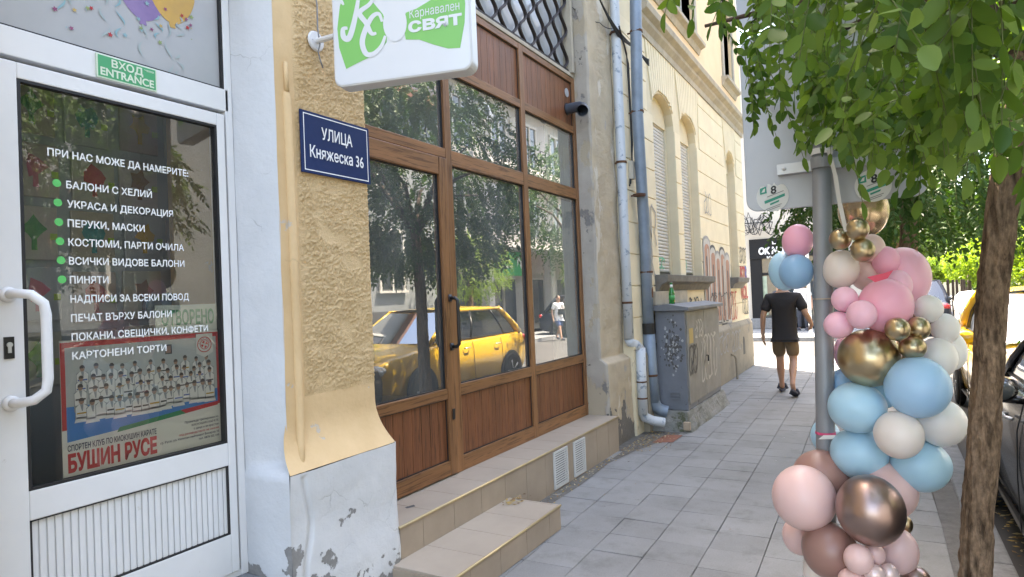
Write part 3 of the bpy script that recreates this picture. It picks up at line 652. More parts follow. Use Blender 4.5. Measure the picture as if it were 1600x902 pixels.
def wire(b,pts,r=.006,sag=0,n=14):
    out=[]
    for i in range(len(pts)-1):
        a,c=Vector(pts[i]),Vector(pts[i+1])
        for k in range(n): 
            t=k/n; p=a.lerp(c,t); p.z-=sag*4*t*(1-t); out.append(p)
    out.append(Vector(pts[-1])); b.tube(out,r,6)
b=MB()
for k in range(5):
    d=.018*k
    wire(b,[(-2.44,5.2+d,5.4-.02*k),(-2.40,6.2+d,4.62-d*.6),(-2.36,6.6,4.42-d),(-2.27,7.02,4.3+.02*k-d),(-2.2,7.16,4.22-d)],.007+.002*(k%2),.02)
wire(b,[(-2.34,6.6,4.45),(-2.33,6.78,4.2),(-2.335,6.83,3.4),(-2.33,6.80,3.0),(-2.335,6.70,2.72)],.009,0)
wire(b,[(-2.34,6.62,4.42),(-2.33,6.83,4.1),(-2.335,6.86,3.2),(-2.335,6.74,2.75)],.007,0)
tag(b.build('cable_bundle',m_cable,None,True),'bundle of black cables crossing the tops of both drainpipes','cable')
b=MB(); wire(b,[(-2.6,5.96,4.48),(-2.44,6.3,4.40),(-2.39,6.6,4.44)],.004,.03); tag(b.build('loose_wire',m_cable),'single thin wire hanging along the top of the pillar','wire')
b=MB(); b.box(-2.349,-2.30,6.72,6.80,2.80,3.0); tag(b.build('junction_box',M('beige_plastic',(.42,.38,.31),.6),bevel=.006),'small beige junction box on the wall between the drainpipes','junction box')
VP=empty('vent_pipe',(-2.6,5.83,3.4),'dark grey plastic vent elbow sticking out of the brown panel','vent pipe')
b=MB(); b.tube([(-2.66,5.84,3.42),(-2.55,5.84,3.42),(-2.515,5.835,3.415),(-2.475,5.815,3.395),(-2.455,5.785,3.37),(-2.45,5.76,3.352)],[.052,.052,.055,.055,.055,.055],18,cap=False); b.tube([(-2.452,5.772,3.36),(-2.449,5.755,3.349)],.061,18,cap=False); b.build('elbow',M('grey_pvc',(.06,.072,.09),.35),VP,True)
b=MB(); b.lathe([(.062,0),(.062,.006),(.05,.006)],(-2.652,5.84,3.42),'X',20); b.build('collar',m_blk,VP)
b=MB(); b.lathe([(.0,0.0),(.04,.0),(.045,.01),(.0,.012)],(-2.655,5.84,3.585),'X',18); b.build('vent_cap',m_grey,SB)
# ---------------------------------------------------------------- corner building beyond
CB=empty('corner_building',(-2.4,10.1,0),'cream and peach corner building with arched shuttered windows and graffiti','building')
XW=-2.35; OP=[(7.70,8.66),(8.93,9.87),(12.0,12.77)]; ZS,ZA,Z0,ZT=3.80,4.10,1.76,4.62
def courses(mb,y0,y1,z0,z1,x=XW):
    z=z0
    while z<z1-.02:
        t=min(z+.35,z1); mb.box(x-.03,x,y0+.001,y1-.001,z+.006,t-.006); z+=.35
def archz(y,y0,y1): 
    c=(y0+y1)/2; h=(y1-y0)/2; return ZS+(ZA-ZS)*math.sqrt(max(0,1-((y-c)/h)**2))
b=MB(); segs_=[(6.66,7.70),(8.66,8.93),(9.87,12.0),(12.77,13.58)]
for y0,y1 in segs_: b.box(-2.85,XW-.014,y0,y1,0,8.65)
for y0,y1 in OP:
    b.box(-2.85,XW-.014,y0,y1,0,Z0)
    ys=[y0+(y1-y0)*k/16 for k in range(17)]
    b.prism([(XW-.014,y0,5.2)]+[(XW-.014,y,archz(y,y0,y1)) for y in ys]+[(XW-.014,y1,5.2)],(-.4,0,0)) if False else None
    for k in range(16):
        ya,yb=ys[k],ys[k+1]; za,zb=archz(ya,y0,y1),archz(yb,y0,y1)
        b.prism([(XW-.014,ya,za),(XW-.014,yb,zb),(XW-.014,yb,5.0),(XW-.014,ya,5.0)],(-.45,0,0))
b.box(-10,-2.85,6.66,13.58,0,8.65)
b.build('wall',m_cream,CB)
b=MB(); 
courses(b,6.67,13.58,.93,Z0-.13)
for y0,y1 in segs_: courses(b,y0,y1,Z0-.13 if False else .93+.35*2,3.73)
for y0,y1 in ((6.67,7.50),(10.05,11.82),(12.95,13.58)): courses(b,y0,y1,3.73,ZT)
# fans of wedge stones over the windows
def fan(y0,y1,ya,yb,n):
    c=(y0+y1)/2; Pz=ZS-1.5
    for k in range(n):
        t0,t1=ya+(yb-ya)*k/n,ya+(yb-ya)*(k+1)/n
        def low(yt):
            # line from the fan centre to (yt,ZT); find where it leaves the arch
            for q in np.linspace(0,1,60):
                y=c+(yt-c)*q; z=Pz+(ZT-Pz)*q
                if y<=y0+.001 or y>=y1-.001: 
                    if z>3.73: return y,z
                elif z>=archz(y,y0,y1): return y,z
            return yt,ZT-.2
        (a1,z1),(a2,z2)=low(t0+.010),low(t1-.010)
        b.prism([(XW+.006,a1,z1+.004),(XW+.006,a2,z2+.004),(XW+.006,t1-.010,ZT),(XW+.006,t0+.010,ZT)],(-.03,0,0))
fan(*OP[0],7.50,8.80,12); fan(*OP[1],8.80,10.05,12); fan(*OP[2],11.82,12.95,11)
b.build('stone_courses',M_layers('cream_course_plaster',[((.77,.67,.48),(.69,.59,.415)),(3.5,.68,(1,1,.5),(.45,.37,.27)),(9,.71,None,(.33,.28,.22))],.9,(60,.3,.003)),CB,bevel=.004)
b=MB(); b.box(-2.6,-2.295,6.9,13.62,0,.86); b.prism([(-2.6,6.9,.86),(-2.295,6.9,.86),(-2.345,6.9,.95),(-2.6,6.9,.95)],(0,6.72,0)); b.build('base_course',m_base,CB,bevel=.01)
def cornice(prof,y0,y1,name,mat):
    b=MB(); b.prism([(x,y0,z) for x,z in prof],(0,y1-y0,0)); return b.build(name,mat,CB)
cornice([(-2.5,4.62),(-2.33,4.62),(-2.325,4.70),(-2.27,4.76),(-2.265,4.80),(-2.20,4.84),(-2.185,4.90),(-2.20,4.93),(-2.36,4.99),(-2.5,4.99)],7.16,13.7,'cornice',m_stone)
OPU=OP
b=MB(); 
for y0,y1 in segs_: b.box(-2.6,-2.318+.0,max(y0,7.17),y1,4.995,8.65)
for y0,y1 in OPU: b.box(-2.6,-2.318,y0,y1,4.995,5.36); b.box(-2.6,-2.318,y0,y1,7.7,8.65)
b.build('upper_wall',m_peach,CB)
m_winf=M('white_window_wood',(.6,.58,.53),.5); m_wing=M('dark_window_glass',(.05,.06,.065),.05,coat=.5,spec=.8)
for y0,y1 in OPU:
    b=MB(); b.box(-2.56,-2.52,y0,y1,5.36,7.7); wo=b.build('upper_window',m_wing,CB)
    b=MB(); c=(y0+y1)/2
    for q in ((y0,y0+.07),(y1-.07,y1),(c-.045,c+.045)): b.box(-2.52,-2.48,*q,5.36,7.7)
    b.box(-2.52,-2.485,y0+.07,y1-.07,6.9,6.98); b.box(-2.52,-2.485,y0+.07,y1-.07,5.36,5.44); b.build('frame',m_winf,wo)
    for s_ in (y0-.13,y1+.01):
        b=MB(); b.box(-2.33,-2.285,s_,s_+.12,5.36,7.75); b.build('surround',m_stone,wo,bevel=.01)
for y0,y1 in ((7.45,10.12),(11.80,13.0)):
    b=MB(); b.prism([(-2.4,y0,5.20),(-2.30,y0,5.20),(-2.27,y0,5.28),(-2.20,y0,5.31),(-2.195,y0,5.36),(-2.4,y0,5.37)],(0,y1-y0,0)); b.build('upper_sill',m_stone,CB,bevel=.005)
for y0,y1 in OP:
    b=MB(); 
    for k in range(52):
        z=Z0+.01+k*.0455
        if z+.04>ZA: break
        b.prism([(-2.52,y0+.04,z),(-2.498,y0+.04,z+.006),(-2.494,y0+.04,z+.022),(-2.498,y0+.04,z+.040),(-2.52,y0+.04,z+.045)],(0,y1-y0-.08,0))
    so_=b.build('window_shutter',m_shut,CB)
    b=MB(); b.box(-2.51,-2.475,y0,y0+.04,Z0,ZS); b.box(-2.51,-2.475,y1-.04,y1,Z0,ZS); 
    b.prism([(-2.47,y0+.001,ZS-.05)]+[(-2.47,y0+(y1-y0)*k/12,archz(y0+(y1-y0)*k/12,y0,y1)-.004) for k in range(1,12)]+[(-2.47,y1-.001,ZS-.05)],(-.04,0,0)); b.build('shutter_box',m_cream,so_)
    b=MB(); b.box(-2.515,-2.488,y0+.04,y1-.04,Z0-.0,Z0+.05); b.build('bottom_bar',m_blk,so_)
for y0,y1 in ((7.5,10.02),(11.85,12.9)):
    b=MB(); b.prism([(-2.5,y0,1.56),(-2.31,y0,1.56),(-2.27,y0,1.64),(-2.20,y0,1.67),(-2.19,y0,1.755),(-2.5,y0,1.765)],(0,y1-y0,0)); b.build('window_sill',M('grey_window_sill',(.2,.185,.16),.9,var=(8,(.13,.12,.105)),bp=(30,.6,.006)),CB,bevel=.006)
b=MB(); b.box(-10.2,-2.15,6.72,13.75,8.65,8.9); b.build('roof',m_stone,CB)
b=MB(); b.prism([(-2.294,12.50,.32)]+[(-2.294,12.60+.10*math.cos(math.pi-k*math.pi/8),.56+.09*math.sin(math.pi-k*math.pi/8)) for k in range(9)]+[(-2.294,12.70,.32)],(-.02+.0205,0,0)); b.build('vent_opening',m_gasket,CB)
b=MB(); b.tube([(-2.22,11.45,0),(-2.22,11.44,.34),(-2.24,11.43,.40),(-2.30,11.40,.44)],.02,8); tag(b.build('standpipe',m_base),'short bent pipe rising at the foot of the cream wall','pipe')
# graffiti
m_salm=M('salmon_spray',(.42,.225,.15),.8,var=(7,(.34,.19,.13))); m_wsp=M('white_spray',(.50,.47,.42),.8,var=(5,(.42,.39,.35))); m_ksp=M('black_spray',(.09,.085,.08),.8); m_gsp=M('grey_spray',(.25,.24,.23),.8,var=(6,(.34,.33,.31))); m_bsp=M('blue_spray',(.1,.13,.32),.8); m_rsp=M('red_spray',(.45,.07,.06),.8); m_grs=M('green_spray',(.15,.45,.3),.8)
GX=XW+.008
b=MB()
def blob(y0,y1,z0,z1,mi,x,tilt=0,topr=.5):
    b.mi=mi; w_=(y1-y0)/2; c=(y0+y1)/2; pts=[]
    for k in range(11): a=math.pi*k/10; pts.append((x,c+w_*math.cos(a)+tilt,z1-w_*topr+w_*topr*2*.5*math.sin(a)))
    pts+= [(x,c-w_+tilt*0,z0),(x,c+w_,z0)]
    b.poly(pts)
GB=[(9.95,10.35,1.05,2.30),(10.38,10.72,1.0,2.18),(10.75,11.05,1.02,2.1),(11.08,11.42,1.0,2.18),(11.46,11.80,1.0,2.1)]
for i,(y0,y1,z0,z1) in enumerate(GB):
    blob(y0-.05,y1+.05,z0-.05,z1+.10,2 if i%2 else 3,GX,.03); blob(y0-.015,y1+.015,z0-.02,z1+.055,1,GX+.0015,.03); blob(y0+.035,y1-.035,z0+.02,z1-.03,0,GX+.003,.03)
    blob(y0+.13,y0+.19,z0+.1,z1-.22,2,GX+.0045,.02); 
    if i in(0,3): blob(y0+.22,y0+.28,z0+.2,z1-.1,1,GX+.0045,.02)
b.build('graffiti',[m_salm,m_wsp,m_ksp,m_gsp],CB)
def scrib(name,y0,y1,z0,z1,n,mat,x,r=.012,seed=1,par=CB,axis='Y'):
    rr=random.Random(seed); b=MB()
    for s_ in range(n):
        cx=y0+(y1-y0)*(s_+.5)/n; pts=[]; ph=rr.random()*6
        for k in range(15):
            t=k/14; yy=cx+(y1-y0)/n*.55*math.sin(ph+t*rr.uniform(4,7)); zz=z0+(z1-z0)*(.5+.5*math.cos(t*5+ph))
            pts.append((x,yy,zz) if axis=='Y' else (yy,x,zz))
        vs=[Vector(p) for p in pts]
        for k in range(14):
            a,c=vs[k],vs[k+1]; t=(c-a); 
            if t.length<1e-4: continue
            t.normalize(); nn=Vector((0,-t.z,t.y)) if axis=='Y' else Vector((-t.z,0,t.x)); e=t*r*.4; off=Vector((.0002*k,0,0)) if axis=='Y' else Vector((0,-.0002*k,0))
            b.poly([a+nn*r-e+off,c+nn*r+e+off,c-nn*r+e+off,a-nn*r-e+off])
    return b.build(name,mat,par)
scrib('graffiti',12.85,13.5,2.05,2.35,4,m_ksp,GX,.012,3); scrib('graffiti',12.9,13.5,1.05,1.35,4,m_ksp,GX,.01,5); scrib('graffiti',9.0,9.7,1.15,1.45,4,m_ksp,GX,.012,8)
scrib('graffiti',7.0,7.6,1.75,2.6,3,m_gsp,GX,.012,11); scrib('graffiti',10.0,11.3,.50,.80,5,m_gsp,-2.292,.014,21); scrib('graffiti',11.85,12.35,1.0,1.5,3,m_rsp,GX+.002,.014,9)
scrib('graffiti',10.15,10.6,2.75,3.1,3,m_gsp,GX,.008,31)
text('graffiti','BTR',(GX,12.82,1.72),YV,ZV,width=.68,height=.27,mats=m_rsp,parent=CB,bold=.03); text('graffiti','R',(GX+.001,13.3,1.71),YV,ZV,height=.3,mats=m_bsp,parent=CB,bold=.03); text('graffiti','ROL',(GX,12.85,1.36),YV,ZV,width=.66,height=.26,mats=m_rsp,parent=CB,bold=.02)
scrib('graffiti',8.95,10.4,.30,.62,6,m_ksp,-2.2915,.013,61); scrib('graffiti',11.5,12.3,.45,.8,4,m_gsp,-2.2915,.013,62); scrib('graffiti',10.2,11.9,1.0,1.5,6,m_ksp,GX+.006,.009,63); scrib('graffiti',7.85,8.4,1.86,2.0,4,m_grs,-2.488,.01,40); scrib('graffiti',9.05,9.5,1.86,2.0,4,m_grs,-2.488,.01,41)
# ---------------------------------------------------------------- utility cabinet, plinth, bottle
pl=MB(); pl.prism([(-2.40,6.98,0),(-1.84,6.98,0),(-1.91,7.1,.21),(-2.40,7.1,.21)],(0,0.001,0)) if False else None
V=[(-2.40,6.98,-.1),(-1.83,7.0,-.1),(-1.82,8.95,-.1),(-2.40,9.0,-.1),(-2.40,7.06,.215),(-1.92,7.08,.21),(-1.91,8.90,.2),(-2.40,8.95,.21)]
b=MB(); vv=[b.v(p) for p in V]
for q in((0,3,2,1),(4,5,6,7),(0,1,5,4),(1,2,6,5),(2,3,7,6),(3,0,4,7)): b.f([vv[i] for i in q])
bmesh.ops.subdivide_edges(b.bm,edges=b.bm.edges,cuts=10,use_grid_fill=True)
for v in b.bm.verts: n=nz(v.co.x,v.co.y,v.co.z,7); v.co+=Vector((n*.018,n*.01,n*.014))
tag(b.build('concrete_plinth',[m_conc]),'mossy concrete plinth sloping below the grey cabinet','plinth')
b=MB(); b.box(-1.945,-1.905+.035,6.975,7.01,.03,.12); tag(b.build('loose_brick',M('pale_brick',(.42,.33,.24),.9,var=(20,(.33,.25,.18))),bevel=.006),'pale broken brick end showing at the plinth corner','brick')
KB=empty('utility_cabinet',(-2.08,8.0,.21),'grey metal utility cabinet covered in graffiti beside the drainpipes','cabinet')
b=MB(); b.box(-2.27,-1.93,7.18,8.85,.21,1.33); b.build('body',m_cab,KB,bevel=.006)
b=MB(); b.prism([(-2.33,7.12,1.332),(-1.87,7.12,1.332),(-1.87,7.12,1.368),(-2.10,7.12,1.41),(-2.33,7.12,1.39)],(0,1.80,0)); b.build('lid',M('grey_lid_paint',(.2,.205,.215),.7,var=(6,(.14,.145,.15)),bp=(40,.4,.004)),KB,bevel=.004)
for y0,y1 in ((7.215,8.0),(8.015,8.82)):
    b=MB(); b.box(-1.93,-1.918,y0,y1,.27,1.31); b.build('cabinet_door',m_cabs,KB,bevel=.003)
b=MB()
for k in range(3): b.prism([(-2.13,7.179,.33+k*.035),(-2.02,7.179,.33+k*.035),(-2.02,7.179,.345+k*.035),(-2.13,7.179,.345+k*.035)],(0,-.014,0))
b.build('louvre',m_cab,KB)
b=MB(); b.box(-1.9175,-1.916,7.29,7.46,.95,1.12); b.build('yellow_notice',M('yellow_notice_paper',(.45,.33,.12),.7),KB)
b=MB(); b.tube([(-1.91,8.02,.75),(-1.885,8.02,.75),(-1.885,8.02,.68)],.008,6); b.build('handle',m_blk,KB)
scrib('graffiti',7.25,7.62,.60,.92,4,m_ksp,-1.9165,.014,51,KB); scrib('graffiti',7.8,8.6,.45,1.0,5,m_wsp,-1.9165,.013,55,KB); scrib('graffiti',7.55,7.9,1.0,1.2,3,m_wsp,-1.9165,.01,57,KB)
b=MB()
rr=random.Random(4)
for k in range(210):
    cx=-2.08+rr.gauss(0,.055); cz=.93+rr.gauss(0,.14); s_=rr.uniform(.004,.017); b.mi=1 if rr.random()<.22 else 0
    b.poly([(cx+s_*math.cos(a)*rr.uniform(.5,1.1),7.1775-.00002*k,cz+s_*1.4*math.sin(a)*rr.uniform(.5,1.1)) for a in np.arange(0,6.2,1.05)])
b.build('torn_paper',[m_ksp,M('old_paper',(.4,.4,.4),.9)],KB)
BT=empty('beer_bottle',(-2.10,7.3,1.412),'green glass bottle standing on top of the grey cabinet','bottle')
b=MB(); b.lathe([(0,.0),(.031,0),(.034,.006),(.034,.12),(.030,.145),(.017,.185),(.0145,.225),(.0165,.23),(.0165,.24),(.012,.245)],(-2.10,7.3,1.408),'Z',20); b.build('glass',m_green,BT,True)
b=MB(); b.lathe([(.0345,.045),(.0345,.10)],(-2.10,7.3,1.408),'Z',20); b.build('label',M('green_paper_label',(.05,.3,.08),.5),BT,True)
b=MB(); b.lathe([(.0175,.19),(.0152,.222)],(-2.10,7.3,1.408),'Z',16); b.build('neck_label',m_paper,BT,True)
b=MB(); b.box(-2.345,-2.26,7.2,8.6,1.40,1.56); tag(b.build('cable_trunking',m_stone,bevel=.005),'pale plaster ledge behind the cabinet top','ledge')
# rubble, dry leaves
def litter(name,n,area,mats,seed,label,cat,size=(.012,.03)):
    rr=random.Random(seed); b=MB()
    for k in range(n):
        x,y,z=area(rr); s_=rr.uniform(*size); a=rr.random()*6.3; b.mi=rr.randrange(len(mats)); t=rr.uniform(.002,.012)
        c,d=math.cos(a)*s_,math.sin(a)*s_
        b.poly([(x-c,y-d,z+.003),(x-d*.4,y+c*.4,z+t),(x+c,y+d,z+.003+t*.6),(x+d*.4,y-c*.4,z+t*.5)])
    return tag(b.build(name,mats,norm=False),label,cat,kind='stuff')
m_dl=[M('dry_leaf_yellow',(.40,.27,.08),.9),M('dry_leaf_brown',(.22,.13,.06),.9),M('dry_leaf_pale',(.42,.35,.2),.9)]
def gut(r):
    y=r.choice([r.uniform(3.9,6.1),r.uniform(6.0,6.95),r.uniform(6.2,6.9)]); w_=.05 if y<6 else .16
    return (-2.30+abs(r.gauss(0,w_)),y,.001)
litter('dry_leaves',420,gut,m_dl,3,'dry leaves and dirt along the foot of the step','dry leaves',(.006,.018))
litter('pavement_litter',90,lambda r:(r.uniform(-2.1,.2),r.uniform(2.6,14),.003),[m_dl[1],m_dl[2],m_joint,m_paper],15,'scattered specks of litter and small leaves on the grey paving','litter',(.004,.013))
litter('dry_leaves',60,lambda r:(r.gauss(-2.24,.03),r.gauss(3.8,.05),.162),m_dl,5,'dry leaves on the inner corner of the lower step','dry leaves',(.006,.02))
litter('dry_leaves',300,lambda r:(.62+abs(r.gauss(0,.12)),r.uniform(2.5,7),-.122),m_dl,6,'dry leaves in the gutter under the black car','dry leaves',(.01,.03))
b=MB(); b.poly([(-2.31,3.85,.002),(-2.22,3.86,.002),(-2.2,4.8,.002),(-2.24,5.5,.002),(-2.16,6.1,.002),(-2.0,6.7,.002),(-1.9,6.98,.002),(-2.4,7.0,.002),(-2.45,6.05,.002)]); o=b.build('gutter_dirt',M('gutter_dirt',(.09,.085,.075),1,var=(12,(.15,.14,.125)),bp=(60,.6,.006))); tag(o,kind='structure')
b=MB(); b.poly([(-2.12,6.42,.004),(-1.93,6.5,.004),(-1.92,6.86,.004),(-2.1,6.82,.004)]); tag(b.build('red_tile',M('red_clay_tile',(.26,.1,.06),.9,var=(20,(.18,.08,.055)))),'reddish clay tile set in the paving below the pipe outlets','tile')
# ================================================================ signs
# ---- light box sign hung on the pilaster
m_acr=M('white_acrylic',(.70,.72,.74),.25,coat=.3,var=(1.5,(.66,.68,.70))); m_lime=M('lime_vinyl',(.20,.52,.13),.4); m_sgrey=M('sign_edge_white',(.62,.62,.61),.4,stain=(9,.66,(.45,.43,.4)))
SL=at(523,138,Y=2.2); 
BLc=Vector((SL.x,2.2,SL.z)); Rr=at(739,108,Z=SL.z); U=(Vector((Rr.x,Rr.y,0))-Vector((BLc.x,BLc.y,0))); SW=U.length; U.normalize(); NB=Vector((-U.y,U.x,0))   # NB: away from the viewer
if NB.y<0: NB=-NB
LS=empty('light_box_sign',(BLc.x,BLc.y,BLc.z),'white light box shop sign with green bow tie hanging from the ochre pilaster','sign')
SH=.52; TH=.085
def sp(a,h,d=0): return BLc+U*a+Vector((0,0,h))+NB*d
def rrect(x0,x1,z0,z1,r,n=6):
    pts=[]
    for cx,cz,a0 in((x1-r,z0+r,-90),(x1-r,z1-r,0),(x0+r,z1-r,90),(x0+r,z0+r,180)):
        for k in range(n+1): a=R(a0+90*k/n); pts.append((cx+r*math.cos(a),cz+r*math.sin(a)))
    return pts
b=MB(); b.prism([sp(x,z) for x,z in rrect(0,SW,0,SH,.045)],NB*TH); b.build('case',m_sgrey,LS,bevel=.006)
b=MB(); b.poly([sp(x,z,-.002) for x,z in rrect(.008,SW-.008,.008,SH-.008,.04)]); b.build('face',m_acr,LS)
def spx(px,py,d=-.003):
    """point of the sign face under a pixel of the photograph (its artwork was measured there)"""
    v=Vector(ray(px,py)); o=Vector((0,0,CH)); n=NB; t=(sp(0,0,d)-o).dot(n)/v.dot(n); return o+v*t
S_=Vector((0,0,0))
def curve_pts(P,n=10):
    out=[]
    for i in range(len(P)):
        p0,p1,p2,p3=[Vector(P[(i+k-1)%len(P)]) for k in range(4)]
        for k in range(n):
            t=k/n; out.append(.5*((2*p1)+(-p0+p2)*t+(2*p0-5*p1+4*p2-p3)*t*t+(-p0+3*p1-3*p2+p3)*t**3))
    return out
lt=[(540,-18),(531,10),(527,45),(530,75),(541,108),(560,98),(590,84),(604,66),(606,40),(598,22),(578,-2),(560,-14)]
rt=[(634,20),(650,14),(680,-4),(722,-22),(727,5),(726,35),(719,75),(700,76),(678,70),(655,62),(634,62),(630,40)]
def flat(name,pts,mat,par,d=-.003):
    b=MB(); b.poly([spx(x,y,d) for x,y in pts]); return b.build(name,mat,par,norm=False)
flat('bow_print',lt,m_lime,LS); flat('bow_print',rt,m_lime,LS)
flat('knot_print',[(617+21*math.cos(a)*.88,36+29*math.sin(a)) for a in np.arange(0,6.28,.22)],m_acr,LS,-.0045)
def stroke(name,pts,w,mat,par,d=-.0045):
    sm=[]
    for i in range(len(pts)-1):
        p0=Vector(pts[max(i-1,0)]);p1=Vector(pts[i]);p2=Vector(pts[i+1]);p3=Vector(pts[min(i+2,len(pts)-1)])
        for k in range(8):
            t=k/8; sm.append(.5*((2*p1)+(-p0+p2)*t+(2*p0-5*p1+4*p2-p3)*t*t+(-p0+3*p1-3*p2+p3)*t**3))
    sm.append(Vector(pts[-1])); vs=[];fs=[]
    for i,p in enumerate(sm):
        t=(sm[min(i+1,len(sm)-1)]-sm[max(i-1,0)]).normalized(); n=Vector((-t.y,t.x)); ww=w*(.45+.55*math.sin(math.pi*min(1,max(0,i/len(sm)))))
        vs+=[spx(*(p+n*ww),d),spx(*(p-n*ww),d)]
        if i: fs.append((2*i-2,2*i-1,2*i+1,2*i))
    return raw(name,vs,fs,mat,par)
stroke('monogram',[(562,-20),(558,10),(552,40),(545,60),(537,58),(536,46),(543,44)],4.5,m_acr,LS); stroke('monogram',[(590,-16),(578,6),(562,20),(572,36),(580,52),(588,52)],4,m_acr,LS,-.0047)
stroke('monogram',[(597,34),(592,22),(582,26),(572,44),(566,66),(572,84),(584,84),(596,72),(602,56)],4.2,m_acr,LS,-.0049); stroke('monogram',[(537,8),(532,-2),(538,-12)],3,m_acr,LS,-.0051)
def sign_text(name,s,p0,p1,h,mat,par,bold=0,d=-.005,**k):
    a,c=spx(*p0,d),spx(*p1,d); u=(c-a); wd=u.length; u.normalize(); return text(name,s,a,u,Vector((0,0,1)),width=wd,height=h,mats=mat,parent=par,bold=bold,depth=0,**k)
sign_text('lettering','Карнавален',(640,29),(718,15),.042,m_acr,LS); sign_text('lettering','свят',(638,51),(722,37),.062,m_acr,LS,bold=.035)
b=MB()
for a_,h_ in ((SW-.02,SH-.03),(SW-.02,.33),(SW-.02,.43),(.02,SH-.03)):
    c=sp(a_,h_,-.004); b.ell(c,(.005,.004,.005),8,6)
b.build('screw',m_alu,LS)
cap=at(493,65,X=-2.41); b=MB(); b.lathe([(.0,.004),(.05,.004),(.052,.008),(.046,.016),(.012,.018)],(-2.416,cap.y,cap.z),'X',24); b.tube([(-2.41,cap.y,cap.z),(BLc.x-.03,cap.y+.01,cap.z-.002),(BLc.x+.1,2.24,cap.z-.004)],.014,10)
b.build('bracket',m_sgrey,LS,bevel=.002)
b=MB()
for dy,dz in((-.03,0),(.03,.01),(0,-.034)): b.ell((-2.402,cap.y+dy,cap.z+dz),(.005,.007,.007),8,6)
b.build('bolt',m_alu,LS)
b=MB(); c0=Vector((-2.395,cap.y-.005,cap.z)); b.tube([c0+Vector((0,-.002,.5)),c0+Vector((0,-.012,.3)),c0+Vector((.004,.006,.18)),c0+Vector((.012,-.004,.06)),c0+Vector((.012,.008,-.02)),c0+Vector((.006,.0,-.06)),c0+Vector((0,.02,-.10)),c0+Vector((0,.035,-.13))],.004,6); b.build('power_cable',M('grey_cable',(.2,.2,.2),.6),LS,True)
# ---- blue street name plate
NP=empty('street_name_plate',(-2.41,2.435,2.2),'dark blue street name plate with white border and white lettering','sign')
m_bl=M('plate_blue',(.008,.022,.085),.55,spec=.2,var=(2,(.01,.026,.095)))
b=MB(); b.box(-2.408,-2.400,2.175,2.655,2.205,2.512); b.build('plate',m_bl,NP,bevel=.002)
m_wv=M('white_plate_vinyl',(.75,.77,.8),.45)
b=MB(); X_=-2.3985
for q in((2.192,2.638,2.494,2.499),(2.192,2.638,2.218,2.223),(2.192,2.197,2.223,2.494),(2.633,2.638,2.223,2.494)): b.poly([(X_,q[0],q[2]),(X_,q[1],q[2]),(X_,q[1],q[3]),(X_,q[0],q[3])])
b.build('border',m_wv,NP)
text('lettering','УЛИЦА',(X_,2.415,2.387),YV,ZV,width=.215,height=.06,mats=m_wv,parent=NP,bold=.015,align='C',depth=.0005)
text('lettering','Княжеска 36',(X_,2.415,2.287),YV,ZV,width=.375,height=.060,mats=m_wv,parent=NP,bold=.015,align='C',depth=.0005)
# ---- green entrance sign
ES=empty('entrance_sign',(-2.6,1.47,2.48),'small green bilingual entrance sign above the white glass door','sign')
m_eg=M('entrance_green',(.05,.33,.14),.5); m_glow=M('pale_green_plastic',(.60,.70,.55),.5)
b=MB(); b.box(-2.606,-2.598,1.35,1.588,2.478,2.572); b.build('plate',m_glow,ES)
b=MB(); b.poly([(-2.5972,1.355,2.483),(-2.5972,1.583,2.483),(-2.5972,1.583,2.567),(-2.5972,1.355,2.567)]); b.build('panel',m_eg,ES)
text('lettering','ВХОД',(-2.5965,1.468,2.530),YV,ZV,width=.125,height=.030,mats=m_glow,parent=ES,bold=.03,align='C',depth=.0004); text('lettering','ENTRANCE',(-2.5965,1.469,2.4905),YV,ZV,width=.212,height=.031,mats=m_glow,parent=ES,bold=.03,align='C',depth=.0004)
b=MB(); b.box(-2.5968,-2.5966,1.535,1.577,2.556,2.558); b.box(-2.5968,-2.5966,1.545,1.577,2.552,2.5535); b.build('small_print',m_glow,ES)
# ---- poster and open sign behind the door glass
XP=-2.632
PO=empty('karate_poster',(XP,1.53,.95),'karate club poster with red border and group photo taped inside the white door','poster')
def q2(b,y0,y1,z0,z1,x,mi=0): b.mi=mi; b.poly([(x,y0,z0),(x,y1,z0),(x,y1,z1),(x,y0,z1)])
b=MB(); b.box(XP-.002,XP,1.205,1.856,.958,1.462); b.build('sheet',M('poster_paper',(.78,.80,.78),.5),PO)
m_pr=[M('poster_red',(.55,.03,.03),.5),M('hall_wall_print',(.44,.50,.54),.6,var=(5,(.52,.57,.6))),M('blue_mat_print',(.05,.24,.65),.6),M('poster_green',(.02,.25,.10),.5),M('hall_light_print',(.52,.56,.58),.6)]
b=MB(); x=XP+.0006
q2(b,1.206,1.855,1.435,1.455,x,0); q2(b,1.206,1.222,1.13,1.435,x,0); q2(b,1.843,1.855,1.13,1.435,x,0)
b.build('border',m_pr,PO)
b=MB(); q2(b,1.222,1.843,1.20,1.435,x,1); q2(b,1.25,1.55,1.36,1.41,x+.0003,4)
b.mi=2; b.poly([(x+.0002,1.222,1.085),(x+.0002,1.843,1.125),(x+.0002,1.843,1.20),(x+.0002,1.222,1.215)])
b.mi=3; b.poly([(x+.0004,1.40,1.088),(x+.0004,1.69,1.112),(x+.0004,1.665,1.130),(x+.0004,1.41,1.106)]); b.mi=0; b.poly([(x+.0004,1.685,1.112),(x+.0004,1.843,1.125),(x+.0004,1.843,1.142),(x+.0004,1.665,1.130)])
b.build('print',m_pr,PO)
rr=random.Random(12); m_fig=[M('white_gi_print',(.78,.80,.82),.6),M('skin_print',(.36,.22,.16),.6),M('hair_print',(.05,.035,.03),.6),M('yellow_belt_print',(.5,.32,.05),.6),M('blue_belt_print',(.04,.1,.4),.6),M('black_belt_print',(.02,.02,.025),.6),M('shadow_print',(.28,.32,.36),.6)]
b=MB(); n_=0
